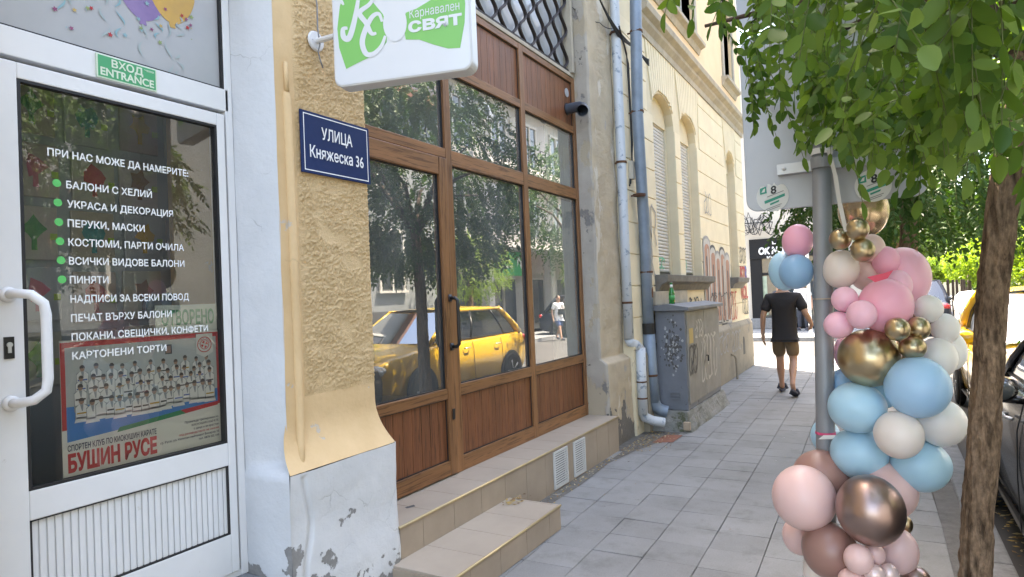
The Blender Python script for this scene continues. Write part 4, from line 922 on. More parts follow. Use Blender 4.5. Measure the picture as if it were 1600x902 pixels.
def fig(y,z,s,kneel):
    global n_; n_+=1; xx=x+.0006+n_*.00006
    b.mi=6; b.poly([(xx,y-s*.52,z-s*(1.0 if kneel else 1.5)),(xx,y+s*.52,z-s*(1.0 if kneel else 1.5)),(xx,y+s*.52,z+s*.1),(xx,y+s*.25,z+s*.28),(xx,y-s*.25,z+s*.28),(xx,y-s*.52,z+s*.1)]); xx+=.00002
    b.mi=0
    b.poly([(xx,y-s*.45,z-s*.95),(xx,y+s*.45,z-s*.95),(xx,y+s*.48,z),(xx,y+s*.22,z+s*.26),(xx,y-s*.22,z+s*.26),(xx,y-s*.48,z)])
    if kneel: b.poly([(xx,y-s*.6,z-s*1.25),(xx,y+s*.6,z-s*1.25),(xx,y+s*.45,z-s*.8),(xx,y-s*.45,z-s*.8)])
    b.mi=rr.choice([3,4,5,5,0]); b.poly([(xx+.00001,y-s*.4,z-s*.55),(xx+.00001,y+s*.4,z-s*.55),(xx+.00001,y+s*.4,z-s*.42),(xx+.00001,y-s*.4,z-s*.42)])
    b.mi=6; b.poly([(xx+.00001,y-s*.12,z+s*.25),(xx+.00001,y,z-s*.3),(xx+.00001,y+.004,z-s*.3),(xx+.00001,y+s*.14,z+s*.25)])
    b.mi=1; b.poly([(xx+.00002,y+s*.21*math.cos(a),z+s*.52+s*.27*math.sin(a)) for a in np.arange(0,6.28,.7)])
    b.mi=2; b.poly([(xx+.00003,y+s*.225*math.cos(a),z+s*.58+s*.26*math.sin(a)) for a in np.linspace(-.15,3.3,8)])
for row,(z0,cnt,s,kn) in enumerate(((1.325,11,.042,0),(1.290,15,.043,0),(1.255,13,.042,0),(1.205,16,.046,1))):
    for k in range(cnt):
        y_=1.255+(k+.5+rr.uniform(-.2,.2))*(.565/cnt); fig(y_,z0+rr.uniform(-.008,.008)+.012*(y_-1.5)*(-1 if row<2 else 1),s*rr.uniform(.88,1.08),kn)
b.build('group_photo_print',m_fig,PO)
b=MB(); q2(b,1.605,1.635,1.375,1.415,x+.0005,5); q2(b,1.61,1.63,1.38,1.41,x+.0006,1); b.mi=3
b.build('portrait_print',m_fig,PO)
text('lettering','СПОРТЕН КЛУБ ПО КИОКУШИН КАРАТЕ',(XP+.001,1.222,1.051),YV,ZV,width=.335,height=.022,mats=m_navy,parent=PO,bold=.02,depth=.0003); text('lettering','БУШИН РУСЕ',(XP+.001,1.222,.975),YV,ZV,width=.335,height=.063,mats=m_pr[0],parent=PO,bold=.05,depth=.0003)
for i,(s,mt) in enumerate((('Провежда тренировки по',m_navy),('КИОКУШИН КАРАТЕ',m_navy),('с деца и възрастни',m_navy),('под ръководството на сенсей',m_pr[0]),('гр. Русе, ул. Капитан-лейтенант Винаров 10',m_navy),('тел. 0878 202 160',m_navy))):
    text('lettering',s,(XP+.001,1.843,1.068-.0165*i),YV,ZV,height=.0095,mats=mt,parent=PO,bold=.012,depth=.0003,align='R')
b=MB(); q2(b,1.745,1.825,1.365,1.45,x+.003,0); b.mi=0; b.poly([(x+.003,1.745,1.365),(x+.003,1.785,1.345),(x+.003,1.825,1.365)]); bd=b.build('badge',[M('badge_white',(.7,.72,.72),.5)],PO)
b=MB(); 
for r0,r1,mi_ in((.035,.031,0),(.022,.019,0)):
    for k in range(32):
        a0,a1=2*math.pi*k/32,2*math.pi*(k+1)/32; b.poly([(x+.0034,1.785+r*math.cos(a),1.402+r*math.sin(a)) for r,a in((r0,a0),(r0,a1),(r1,a1),(r1,a0))])
for k in range(4):
    a=k*math.pi/2+.4; b.poly([(x+.0034,1.785+r_*math.cos(a+d_),1.402+r_*math.sin(a+d_)) for r_,d_ in((.004,0),(.016,-.5),(.017,0),(.016,.5))])
b.build('emblem',m_pr[0],bd)
lt_='БУШИН РУСЕ'
for k,ch in enumerate(lt_):
    if ch==' ': continue
    a=R(165-150*k/(len(lt_)-1)); ca=Vector((0,-math.sin(a)*-1,math.cos(a)*-1)); 
    u_=Vector((0,math.sin(a),-math.cos(a))); v_=Vector((0,math.cos(a),math.sin(a)))
    text('lettering',ch,Vector((x+.0036,1.785,1.402))+v_*.0235-u_*.003,u_,v_,height=.006,mats=m_pr[0],parent=bd,depth=0,bold=.02)
OS=empty('open_sign',(XP,1.715,1.46),'white open sign with green lettering above the karate poster','sign')
b=MB(); b.box(XP-.008,XP-.006,1.572,1.858,1.44,1.582); b.build('card',M('open_sign_card',(.55,.62,.57),.5),OS)
text('lettering','ОТВОРЕНО',(XP-.0055,1.598,1.497),YV,ZV,width=.245,height=.062,mats=m_inkg,parent=OS,bold=.03,depth=.0004)
# ---- goods on the wall inside the white door
tag((lambda b:(b.box(-3.42,-3.40,.95,3.2,.34,3.4),b.build('display_board',m_inter))[1])(MB()),'grey display board with party goods inside the shop','display board')
pc=[(.45,.42,.4),(.4,.36,.3),(.36,.40,.43),(.44,.38,.36),(.42,.43,.36)]
toys=[M('toy_yellow',(.55,.36,.03),.5),M('toy_red',(.45,.04,.04),.5),M('toy_green',(.06,.30,.08),.5),M('toy_brown',(.25,.12,.05),.5),M('toy_teal',(.05,.28,.30),.5),M('toy_pink',(.55,.15,.22),.5)]
lime_tag=M('price_tag_lime',(.35,.55,.05),.5); m_pack=[M('packet_card',c,.35,coat=.5) for c in pc]
shp=['yellow sun','red mushroom','green tree','brown crown','teal rainbow','pink cake']; adj=['top','upper','middle','lower','bottom']
k=0
for j in range(5):
    for i in range(7):
        y0=1.22+i*.245+random.uniform(-.015,.015); z0=2.52-j*.29+random.uniform(-.012,.012); t=(i*2+j*3)%6
        e=empty('party_packet',(-3.37,y0,z0-.12),f'packet with {shp[t]} in the {adj[j]} row of goods inside the white door','packet','party packets on the display board')
        b=MB(); b.box(-3.385,-3.37,y0-.10,y0+.10,z0-.125,z0+.125); b.build('card',m_pack[k%5],e,bevel=.004)
        b=MB(); n=[11,7,8,10,12,6][t]
        b.poly([(-3.366,y0+(.055 if q%2==0 or t in(1,4) else .035)*math.cos(q*2*math.pi/n),z0+.02+(.065 if q%2==0 else .04)*math.sin(q*2*math.pi/n)) for q in range(n)]); b.poly([(-3.3655,y0-.012,z0-.08),(-3.3655,y0+.012,z0-.08),(-3.3655,y0+.01,z0),(-3.3655,y0-.01,z0)]); b.build('toy',toys[t],e)
        b=MB(); b.poly([(-3.364,y0+.065,z0-.03),(-3.364,y0+.095,z0-.03),(-3.364,y0+.095,z0+.0),(-3.364,y0+.065,z0+.0)]); b.build('price_tag',lime_tag,e); k+=1
# ================================================================ sign post with two panels seen from behind
PY=2.9; px0=at(1283.5,240,Y=PY); px1=at(1290,690,Y=PY)
TS=empty('traffic_sign',(px1.x+.01,PY,0),'grey traffic sign seen from behind on a galvanised post beside the balloons','sign')
def pole_at(z): t=(z-px1.z)/(px0.z-px1.z); return px1.lerp(px0,t)
b=MB(); b.tube([pole_at(-.05),pole_at(1.0),pole_at(2.12)],.036,24); b.build('post',m_pole,TS,True)
b=MB(); b.tube([pole_at(2.115),pole_at(2.9),pole_at(3.4)],.0372,24); b.build('upper_post',m_pole,TS,True)
def panel_poly(pxs,Y): return [at(x,y,Y=Y) for x,y in pxs]
PYs=PY+.075
def spanel(cx0,cx1,cz0,cz1,r,shear=0):
    return [(x,PYs,z) for x,z in rrect(cx0,cx1,cz0,cz1,r,6)]
c1=at(1163,330,Y=PYs); c2=at(1158,58,Y=PYs); zb=c1.z-.02; x0=(c1.x+c2.x)/2; zt=at(1170,60,Y=PYs).z; x1=at(1442,305,Y=PYs).x
b=MB(); b.prism(spanel(x0,x1+.02,zb+.012,zt,.05),(0,.012,0)); b.build('sign_panel',m_grey,TS,bevel=.003)
zb2=at(1170,42,Y=PYs).z
b=MB(); b.prism(spanel(x0-.005,x1+.02,zb2-.005,zb2+.62,.05),(0,.012,0)); b.build('sign_panel',m_grey,TS,bevel=.003)
for zc in (at(1283,255,Y=PY).z,zb2+.15):
    l=at(1212,258,Y=PY).x; b=MB(); b.box(l,l+.46,PY+.030,PY+.040,zc-.022,zc+.022); b.box(l,l+.46,PY+.04,PY+.074,zc+.018,zc+.022); b.box(l,l+.46,PY+.04,PY+.074,zc-.022,zc-.018); br=b.build('bracket',m_alu,TS,bevel=.001)
    c=pole_at(zc); b=MB(); b.tube([c+Vector((0,0,-.022)),c+Vector((0,0,.022))],.041,24); b.build('clamp',m_pole,br)
    b=MB()
    for xx in (l+.03,l+.115,l+.36,l+.43): b.ell((xx,PY+.029,zc),(.008,.006,.008),10,6)
    b.build('bolt',m_alu,br)
c=pole_at(at(1283,238,Y=PY).z); b=MB(); b.tube([c+Vector((0,0,-.010)),c+Vector((0,0,.012))],.042,24); b.build('white_tape',m_paper,TS)
b=MB(); c=at(1283,262,Y=PY); b.box((x0+x1)/2-.001,(x0+x1)/2+.0015,PYs-.002,PYs-.0005,zb+.02,zt-.01); b.build('seam',m_blk,TS)
m_stk=M('sticker_white',(.66,.68,.66),.5); m_stg=M('sticker_green',(.02,.28,.20),.5)
for (sx,sy,torn) in ((1207,307,True),(1364,290,False)):
    c=at(sx,sy,Y=PYs-.004); rr_=.066
    b=MB(); pts=[]
    for k in range(40):
        a=2*math.pi*k/40; r_=rr_
        if torn and .9<a<2.3: r_*=.80+.12*math.sin(k*2.3)
        pts.append((c.x+r_*math.cos(a),c.y,c.z+r_*math.sin(a)))
    b.poly(pts); st=b.build('sticker',m_stk,TS)
    yy=c.y-.0015; b=MB()
    b.poly([(c.x-.050,yy,c.z+.012),(c.x-.022,yy,c.z+.016),(c.x-.024,yy,c.z+.046),(c.x-.050,yy,c.z+.038)]); b.poly([(c.x-.032,yy,c.z-.030),(c.x+.050,yy,c.z-.004),(c.x+.050,yy,c.z+.008),(c.x-.034,yy,c.z-.018)]); b.poly([(c.x-.01,yy,c.z-.038),(c.x+.025,yy,c.z-.026),(c.x+.027,yy,c.z-.018),(c.x-.012,yy,c.z-.031)]); b.build('print',m_stg,st)
    b=MB(); b.poly([(c.x-.044,yy-.001,c.z+.02),(c.x-.03,yy-.001,c.z+.022),(c.x-.028,yy-.001,c.z+.038),(c.x-.036,yy-.001,c.z+.034)]); b.build('emblem',m_stk,st)
    text('lettering','8',(c.x-.006,yy,c.z+.010),(1,.0,.15),ZV,height=.034,mats=m_blk,parent=st,bold=.03,depth=0)
    b=MB()
    for j,(l0,l1,dz) in enumerate(((-.022,.046,.006),(-.03,.036,-.046),(-.024,.03,-.053))): b.poly([(c.x+l0,yy-.001,c.z+dz-.002+l0*.3),(c.x+l1,yy-.001,c.z+dz-.002+l1*.3),(c.x+l1,yy-.001,c.z+dz+.001+l1*.3),(c.x+l0,yy-.001,c.z+dz+.001+l0*.3)])
    b.build('small_print',M('sticker_grey_ink',(.2,.22,.22),.6),st)
# ================================================================ balloons
def M_balloon(name,c,rough=.32,metal=0,sss=.25,coat=.25,alpha=1,sheen=0):
    m,nt,bs,co=new(name); bs.inputs['Base Color'].default_value=(*c,1); bs.inputs['Roughness'].default_value=rough; bs.inputs['Metallic'].default_value=metal
    if not metal:
        bs.inputs['Subsurface Weight'].default_value=sss; bs.inputs['Subsurface Radius'].default_value=(.06,.04,.03); bs.inputs['Coat Weight'].default_value=coat; bs.inputs['Coat Roughness'].default_value=.28
    n=tex(nt,'n',3,co,3); k=ramp(nt,n,[(.3,tuple(x*.93 for x in c)),(.7,c)]); nt.links.new(k,bs.inputs['Base Color'])
    if alpha<1: bs.inputs['Alpha'].default_value=alpha
    return m
BM=dict(pink=M_balloon('pink_latex',(.96,.45,.59),.4),hot=M_balloon('translucent_pink_latex',(.96,.52,.65),.3,alpha=.94),lpink=M_balloon('light_pink_latex',(.96,.55,.68),.42),blue=M_balloon('baby_blue_latex',(.38,.62,.87),.42),sky=M_balloon('pale_sky_blue_latex',(.40,.64,.79),.45),deep=M_balloon('mid_blue_latex',(.26,.47,.70),.42),white=M_balloon('white_latex',(.84,.82,.81),.45),cream=M_balloon('cream_latex',(.80,.72,.67),.45),peach=M_balloon('pale_peach_latex',(.80,.58,.53),.42),blush=M_balloon('blush_pink_latex',(.78,.53,.50),.42),gold=M_balloon('gold_chrome_latex',(.54,.43,.27),.3,1),pgold=M_balloon('translucent_gold_latex',(.60,.46,.29),.2,.75,alpha=.96),rose=M_balloon('rose_brown_latex',(.34,.185,.15),.4),rchrome=M_balloon('rose_chrome_latex',(.42,.30,.265),.33,.95),pearl=M_balloon('pearl_pink_latex',(.78,.60,.56),.2,.25))
GRP='balloons of the garland tied to the sign post'
# px,py,rx,ry, depth layer (m added to the garland's distance), material, label
BL=[(1246,377,25,26,.16,'pink','pink balloon highest on the left of the sign post, above two blue ones'),
(1226,423.5,26,31,.22,'sky','pale blue balloon half hidden behind a darker blue one left of the post'),
(1244,425,28,27,.12,'deep','darker blue balloon under the pink one left of the sign post'),
(1349,329,41,42,.36,'pgold','large translucent gold balloon at the top, below the traffic sign'),
(1340,358.5,19,17.5,-.04,'gold','small gold balloon, uppermost of the three below the large translucent one'),
(1313,374,18,17,.02,'gold','small gold balloon touching the sign post in the upper trio'),
(1348,391,20,18.5,-.03,'gold','small gold balloon, lowest of the upper trio of three'),
(1314,421,29,30,.06,'cream','cream balloon tucked right behind the grey sign post'),
(1362,388,22,22,.14,'peach','pale peach balloon peeking out behind the upper gold trio'),
(1355,425,30,30,.20,'peach','pale peach balloon deep between the cream one and the pink ones'),
(1384,408,23,23,.14,'pink','medium pink balloon overlapping the huge translucent pink one at its left edge'),
(1411,433,45,47,.22,'hot','huge pale pink translucent balloon, the widest of the upper pinks'),
(1402,447,24,25,.10,'lpink','medium pink balloon behind the big deep pink one in the middle'),
(1384,478,45,43,.0,'pink','big deep pink balloon above the cluster of three small gold ones'),
(1320,468,22,20,-.03,'lpink','small light pink balloon, uppermost of three beside the post'),
(1346,492,25,22.5,-.11,'lpink','small light pink balloon in front with its tip facing the viewer'),
(1310,508,24,21,-.04,'lpink','small light pink balloon, lowest and leftmost of three beside the post'),
(1450,483,24.5,22,.07,'white','small white balloon, highest on the right edge of the garland'),
(1477,514,24,23.5,.08,'white','white balloon, second from the top on the right edge'),
(1464,560,33,32,.06,'white','white balloon behind the three small gold ones and the large blue one'),
(1486,548,26,30,.17,'white','white balloon farthest right, partly behind the tree trunk'),
(1402,514.5,21,18.5,-.12,'gold','small gold balloon, left one of the middle trio'),
(1435,513,19.5,18.5,-.04,'gold','small gold balloon, right one of the middle trio'),
(1426,543,23,18,-.07,'gold','small gold balloon, lowest of the middle trio above the large blue one'),
(1357,559,51,45,-.02,'gold','big shiny gold balloon in the middle of the garland'),
(1323,552,21,30,.16,'lpink','light pink balloon showing as a sliver between post and big gold one'),
(1378,612,28,26,.12,'sky','pale blue balloon wedged between the big gold and the large blue one'),
(1432.6,605,54.6,48,-.08,'blue','large baby blue balloon in front at the right of the big gold one'),
(1339,637,47.6,39.5,-.02,'sky','pale blue balloon touching the post under the big gold one'),
(1318,600,24,24,.15,'deep','mid blue balloon in shade between post and big gold one'),
(1404,679,41,37,-.10,'cream','cream white balloon in front below the large baby blue one'),
(1470,661,42,37,.02,'white','white balloon at the lower right, cut by the tree trunk'),
(1439,727,49,41,.04,'sky','pale blue balloon, lowest right of the blue ones'),
(1342,709,47,40,.04,'sky','pale blue balloon above the rose chrome one, right of the post'),
(1290,682,24,26,.16,'sky','pale blue balloon peeking out to the left behind the post'),
(1285,748,48,44,.05,'rose','matt rose brown balloon behind the pale blush one at the post foot'),
(1256,777,51.5,49,-.08,'blush','pale blush balloon standing out farthest to the left'),
(1384,766,51.5,45,.03,'blush','blush balloon behind the big rose chrome one on its right'),
(1359.6,796.5,56.5,54,-.16,'rchrome','big rose chrome balloon in front near the bottom'),
(1250,838,28,29,.06,'blush','blush balloon below the leftmost one, mostly hidden'),
(1296,860,45,43,-.10,'rose','matt rose brown balloon at the bottom left under the pale blush one'),
(1402,861,34,36,-.02,'blush','blush balloon at the bottom right below the rose chrome one'),
(1341,874,24,23,-.22,'blush','small blush balloon in front with its tip facing the viewer, bottom middle'),
(1366,866,18,17,-.14,'blush','small blush balloon behind the front small one, bottom middle'),
(1366,897,18,15,-.21,'pearl','tiny pearly pink balloon at the very bottom of the picture'),
(1333,909,24,21,-.20,'blush','small blush balloon cut by the lower picture edge on the left'),
(1389,899,17,18,-.15,'pearl','small pearly balloon to the right of the tiny pearly one at the bottom'),
(1430,904,25,19,-.02,'rchrome','small rose chrome balloon at the bottom right corner of the garland'),
(1415,820,12,14,.06,'gold','small gold balloon showing behind the big rose chrome one'),
(1273,893,19,36,.10,'cream','cream balloon behind the lower rose brown one at the bottom left')]
GD=2.80
def balloon(px,py,rx,ry,lay,mk,lab):
    p=at(px,py,Y=GD+lay); _,_,dep=proj(p); th=math.atan((px-800)/CF)
    rv=ry*dep/CF; rh=rx*dep/CF*math.cos(th)
    rr_=random.Random(int(px*7+py)); view=(Vector((0,0,CH))-p).normalized()
    # tail (knot) direction: away from the viewer, towards the post; the nipple faces the viewer side
    d=(-view+Vector((rr_.uniform(-1.1,1.1),rr_.uniform(-.2,.2),rr_.uniform(-1.1,1.1)))).normalized()
    side=d.orthogonal().normalized(); s2=d.cross(side)
    r=math.sqrt(rv*rh); prof=[]
    for k in range(25):
        a=math.pi*k/24; x_=math.cos(a); y_=math.sin(a)
        y_*=1-.10*max(0,x_)**1.5; x_*=1.05+.09*max(0,x_)**3
        prof.append((x_,y_))
    prof[0]=(1.16,0.0)
    vs=[];fs=[];N=36
    E=Matrix.Diagonal((rh,rh,rv))
    for k,(x_,y_) in enumerate(prof):
        for j in range(N):
            a=2*math.pi*j/N; v=d*x_+(side*math.cos(a)+s2*math.sin(a))*y_; 
            vs.append(p+Vector((v.x*rh,v.y*(rh),v.z*rv)))
    for k in range(24):
        for j in range(N): fs.append((k*N+j,(k+1)*N+j,(k+1)*N+(j+1)%N,k*N+(j+1)%N))
    # knot
    b0=len(vs)
    for q,(h,w_) in enumerate(((1.13,.06),(1.19,.035),(1.27,.09))):
        for j in range(8):
            a=2*math.pi*j/8; v=d*h+(side*math.cos(a)+s2*math.sin(a))*w_; vs.append(p+v*min(rh,rv))
    for q in range(2):
        for j in range(8): fs.append((b0+q*8+j,b0+q*8+(j+1)%8,b0+(q+1)*8+(j+1)%8,b0+(q+1)*8+j))
    o=raw('balloon',vs,fs,[BM[mk]],None,True,origin=p); tag(o,lab,'balloon',GRP)
    if mk not in('hot','pgold') and rr_.random()<.42:
        tip=Vector((-d.x*rh,-d.y*rh,-d.z*rv)); b=MB(); dn=tip.normalized(); b.tube([p+tip*.985,p+tip*1.004],[.0075,.0045],10); b.build('balloon_tip',TIP[mk],o)
TIP={k:M(k+'_tip',tuple(x*.8 for x in m.node_tree.nodes['Principled BSDF'].inputs['Base Color'].default_value[:3]),.5) for k,m in BM.items()}
for q in BL: balloon(*q)
c=at(1372,436,Y=2.72); b=MB(); b.poly([c+Vector((-.035,-.03,.008)),c+Vector((-.01,-.035,-.012)),c+Vector((.03,-.03,.0)),c+Vector((.05,-.02,.03)),c+Vector((.02,-.025,.02))]); tag(b.build('torn_balloon',M('torn_red_latex',(.75,.08,.14),.4),norm=False),'scrap of a burst red balloon stuck between pink balloons','balloon scrap')
# ribbons that hold the garland
a0=pole_at(at(1283,240,Y=PY).z)+Vector((.03,-.055,0)); a1=at(1312,318,Y=PY-.10); a2=at(1322,362,Y=2.74)
b=MB(); 
for s_ in range(1):
    pa=[a0,a0.lerp(a1,.5)+Vector((.004,0,.004)),a1,a2]
    for i in range(3):
        q,w_=pa[i],pa[i+1]; b.poly([q+Vector((-.008,0,0)),q+Vector((.008,0,0)),w_+Vector((.007,0,0)),w_+Vector((-.007,0,0))])
tag(b.build('ribbon',M('white_ribbon',(.6,.58,.55),.6),norm=False),'thin white ribbon from the sign bracket to the gold balloons','ribbon')
def band(name,py,mat,lab,h=.004,r=.038):
    c=pole_at(at(1285,py,Y=PY).z); b=MB(); b.tube([c+Vector((0,0,-h)),c+Vector((.0,0,h))],r,24); b.box(c.x+.0,c.x+.09,c.y-.05,c.y-.046,c.z-h*.8,c.z+h*.8); return tag(b.build(name,mat),lab,'string')
band('pink_string',676,M('pink_string_plastic',(.7,.08,.2),.5),'pink ribbon tied around the lower sign post',.005); band('beige_string',467,M('beige_string_fibre',(.45,.36,.28),.8),'thin beige string tied around the middle of the sign post',.0025)
c=at(1300,685,Y=PY-.05); b=MB(); b.poly([c+Vector((-.05,0,-.008)),c+Vector((-.03,-.01,.012)),c+Vector((.04,-.012,.018)),c+Vector((.045,-.01,.002)),c+Vector((-.01,-.006,-.003))]); tag(b.build('tape_scrap',m_paper,norm=False),'white scrap of adhesive tape on the lower sign post','tape')
# ================================================================ trees
SHP=np.array([(0,0),(.18,.30),(.42,.5),(.72,.40),(1,0),(.72,-.40),(.42,-.5),(.18,-.30)])
T5=np.array([0,.16,.42,.72,1.0]); W5=np.array([.08,.40,.5,.43,.09])
def leaf_smooth(P,A,N,L,W,rs):
    A=A/np.linalg.norm(A,axis=1,keepdims=True); S=np.cross(A,N); S/=np.linalg.norm(S,axis=1,keepdims=True)+1e-9; N=np.cross(S,A)
    n=len(P); cur=rs.uniform(-.05,.28,n); fold=rs.uniform(.05,.45,n); tw=rs.uniform(-.35,.35,n); sk=rs.uniform(-.1,.1,n); V=np.empty((n,15,3))
    for i in range(5):
        t=T5[i]; base=P+A*(L*t)[:,None]-N*(cur*L*t*t)[:,None]+S*(sk*L*math.sin(math.pi*t))[:,None]
        for j,s in enumerate((-1,0,1)):
            V[:,i*3+j]=base+S*(s*W5[i]*W)[:,None]+N*((abs(s)*fold*W5[i]*.7+s*tw*t*W5[i])*W)[:,None]
    idx=np.arange(n)[:,None]*15; F=[]
    for i in range(4):
        for j in range(2): q=i*3+j; F+=(idx+np.array([q,q+1,q+4,q+3])).tolist()
    return V.reshape(-1,3),F
def leaf_arrays(P,A,N,L,W,lo=False):
    """P base, A axis, N normal (n,3); L, W (n,) -> vertices and faces of folded oval leaflets"""
    A=A/np.linalg.norm(A,axis=1,keepdims=True); S=np.cross(A,N); S/=np.linalg.norm(S,axis=1,keepdims=True)+1e-9; N=np.cross(S,A)
    sh=SHP if not lo else np.array([(0,0),(.45,.5),(1,0),(.45,-.5)])
    V=P[:,None,:]+A[:,None,:]*(sh[None,:,0,None]*L[:,None,None])+S[:,None,:]*(sh[None,:,1,None]*W[:,None,None])
    V=V+N[:,None,:]*((np.abs(sh[None,:,1])*.35*W[:,None]-sh[None,:,0]**2*.12*L[:,None])[:,:,None])
    k=len(sh); n=len(P); i=np.arange(n)[:,None]*k
    F=[]
    if lo: F=(i+np.array([0,1,2,3])).tolist()
    else: F=(i+np.array([0,4,3,2,1])).tolist()+(i+np.array([0,7,6,5,4])).tolist()
    return V.reshape(-1,3),F
def frond_leaves(B,D,Ln,npair,ll,lw,droop,rs,fine=False):
    """compound leaves: bases B, directions D; returns leaflet arrays and the stalk polylines"""
    P=[];A=[];N=[];L=[];W=[];ST=[]
    down=np.array([0,0,-1.0])
    for b,d,l in zip(B,D,Ln):
        d=d/np.linalg.norm(d); pt=lambda t: b+d*l*t+down*droop*l*t*t
        ST.append([pt(0),pt(.35),pt(.7),pt(1.0)])
        side=np.cross(d,down); 
        if np.linalg.norm(side)<.1: side=np.array([math.cos(b[0]*99),math.sin(b[0]*99),0])
        side/=np.linalg.norm(side)
        tw=rs.uniform(-.9,.9); c,s=math.cos(tw),math.sin(tw); up=np.cross(side,d); side=side*c+up*s
        for k in range(npair):
            t=.18+.8*k/npair; p=pt(t); tg=d+down*2*droop*t; tg/=np.linalg.norm(tg)
            for sg in(-1,1):
                a=side*sg*.85+tg*.45+down*rs.uniform(.1,.65)+rs.normal(0,.16,3)
                P.append(p);A.append(a);N.append(np.cross(a,tg)*sg+rs.normal(0,.35,3)+np.array([0,0,.3])); q=rs.uniform(.62,1.18); L.append(ll*q);W.append(lw*q*rs.uniform(.85,1.1))
        p=pt(1.0); tg=d+down*2*droop; P.append(p);A.append(tg);N.append(np.array([0,0,1])+rs.normal(0,.4,3));L.append(ll);W.append(lw)
    if fine: return leaf_smooth(np.array(P),np.array(A),np.array(N),np.array(L),np.array(W),rs),ST
    return leaf_arrays(np.array(P),np.array(A),np.array(N),np.array(L),np.array(W)),ST
def crown_mesh(name,VF,mats,parent,stalks=None,sw=.0015):
    V,F=VF; V=list(map(tuple,V)); mi=[0]*len(F)
    if stalks:
        for st in stalks:
            o=len(V)
            for i,p in enumerate(st):
                w_=sw*(1-.6*i/len(st)); V+= [(p[0]-w_,p[1],p[2]),(p[0]+w_,p[1]+w_,p[2]),(p[0],p[1]-w_,p[2]+w_)]
            for i in range(len(st)-1):
                for k in range(3): F.append((o+i*3+k,o+i*3+(k+1)%3,o+(i+1)*3+(k+1)%3,o+(i+1)*3+k)); mi.append(1)
    return raw(name,V,F,mats,parent,mi=mi)
def trunk_mesh(path,rad,par,mat,n=40,bumpy=.006,seg=90):
    path=[Vector(p) for p in path]; 
    def pos(t):
        f=t*(len(path)-1); i=min(int(f),len(path)-2); f-=i
        p0,p1,p2,p3=path[max(i-1,0)],path[i],path[i+1],path[min(i+2,len(path)-1)]
        return .5*((2*p1)+(-p0+p2)*f+(2*p0-5*p1+4*p2-p3)*f*f+(-p0+3*p1-3*p2+p3)*f**3)
    vs=[];fs=[]
    for k in range(seg+1):
        t=k/seg; p=pos(t); f=t*(len(rad)-1); i=min(int(f),len(rad)-2); r=rad[i]*(1-(f-i))+rad[i+1]*(f-i)
        for j in range(n):
            a=2*math.pi*j/n; c,s=math.cos(a),math.sin(a)
            n1=noise.noise(Vector((c*r*42,s*r*42,p.z*5+.6*noise.noise(Vector((c*r*30,s*r*30,p.z*20)))))); n2=noise.noise(Vector((c*r*95,s*r*95,p.z*16)))
            q=1.1*(1-2.4*abs(n1))+.7*(1-2*abs(n2))*.6+.5*noise.noise(Vector((c*r*160,s*r*160,p.z*45)))
            rr_=r+bumpy*q+.005*noise.noise(Vector((c*1.3,s*1.3,p.z*2.4)))
            vs.append(p+Vector((c*rr_,s*rr_,0)))
    for k in range(seg):
        for j in range(n): fs.append((k*n+j,k*n+(j+1)%n,(k+1)*n+(j+1)%n,(k+1)*n+j))
    return raw('trunk',vs,fs,[mat],par,True)
m_bark=M_bark('street_tree_bark',(.105,.066,.043),(.255,.175,.118)); m_twig=M('green_twig',(.10,.13,.035),.7); m_limb=M('dark_limb_bark',(.07,.05,.037),.9,var=(9,(.11,.08,.06)),bp=(30,.6,.008))
m_leaf1=M_leaf('near_leaf',(.04,.10,.015),(.145,.235,.045),.36); m_leaf2=M_leaf('street_leaf',(.03,.08,.018),(.06,.125,.028),.25); m_lime_l=M_leaf('lime_leaf',(.13,.21,.025),(.22,.31,.045),.42); m_dkl=M_leaf('dark_leaf',(.04,.08,.02),(.085,.13,.03),.3)
TY=2.5
T1=empty('street_tree',tuple(at(1523,902,Y=TY)*1.0)[:2]+(0,),'near street tree with rough brown trunk whose leaves hang over the traffic sign','tree','street trees along the kerb')
tp=[at(1523,902,Y=TY)+Vector((-.03,0,-.75)),at(1523,902,Y=TY),at(1535,720,Y=TY),at(1543,600,Y=TY),at(1551,450,Y=TY),at(1569,300,Y=TY),at(1590,160,Y=TY),at(1600,40,Y=TY)]
trunk_mesh(tp,[.062,.0415,.040,.038,.0385,.0395,.040,.038],T1,m_bark,120,.0042,420)
rs=np.random.default_rng(3); tip=tp[-1]
b=MB()
for k in range(9):
    a=2*math.pi*k/9+.3; r_=rs.uniform(.6,1.1); e=tip+Vector((math.cos(a)*r_,math.sin(a)*r_,rs.uniform(.2,.7))); b.tube([tip+Vector((0,0,-.12)),tip.lerp(e,.4)+Vector((0,0,.15)),e],[.026,.016,.007],8)
b.build('limb',m_limb,T1,True)
OUT=[(1040,-60),(1075,-20),(1130,-30),(1165,-10),(1180,70),(1186,150),(1195,215),(1235,214),(1262,255),(1291,266),(1312,258),(1328,272),(1350,262),(1376,270),(1395,312),(1412,315),(1430,298),(1452,258),(1475,278),(1491,302),(1515,268),(1538,258),(1561,312),(1578,280),(1600,236),(1700,240)]
def ymax(x): return np.interp(x,[q[0] for q in OUT],[q[1] for q in OUT])
def ok(p,mg=0):
    px,py,dp=proj(p)
    if dp<.62: return dp<-.3
    if px<-100 or px>1750: return True
    return py<ymax(px)-mg
B=[];D=[];L=[];cen=np.array([.62,2.0,2.65]); rad=np.array([1.45,1.65,.95])
tries=0
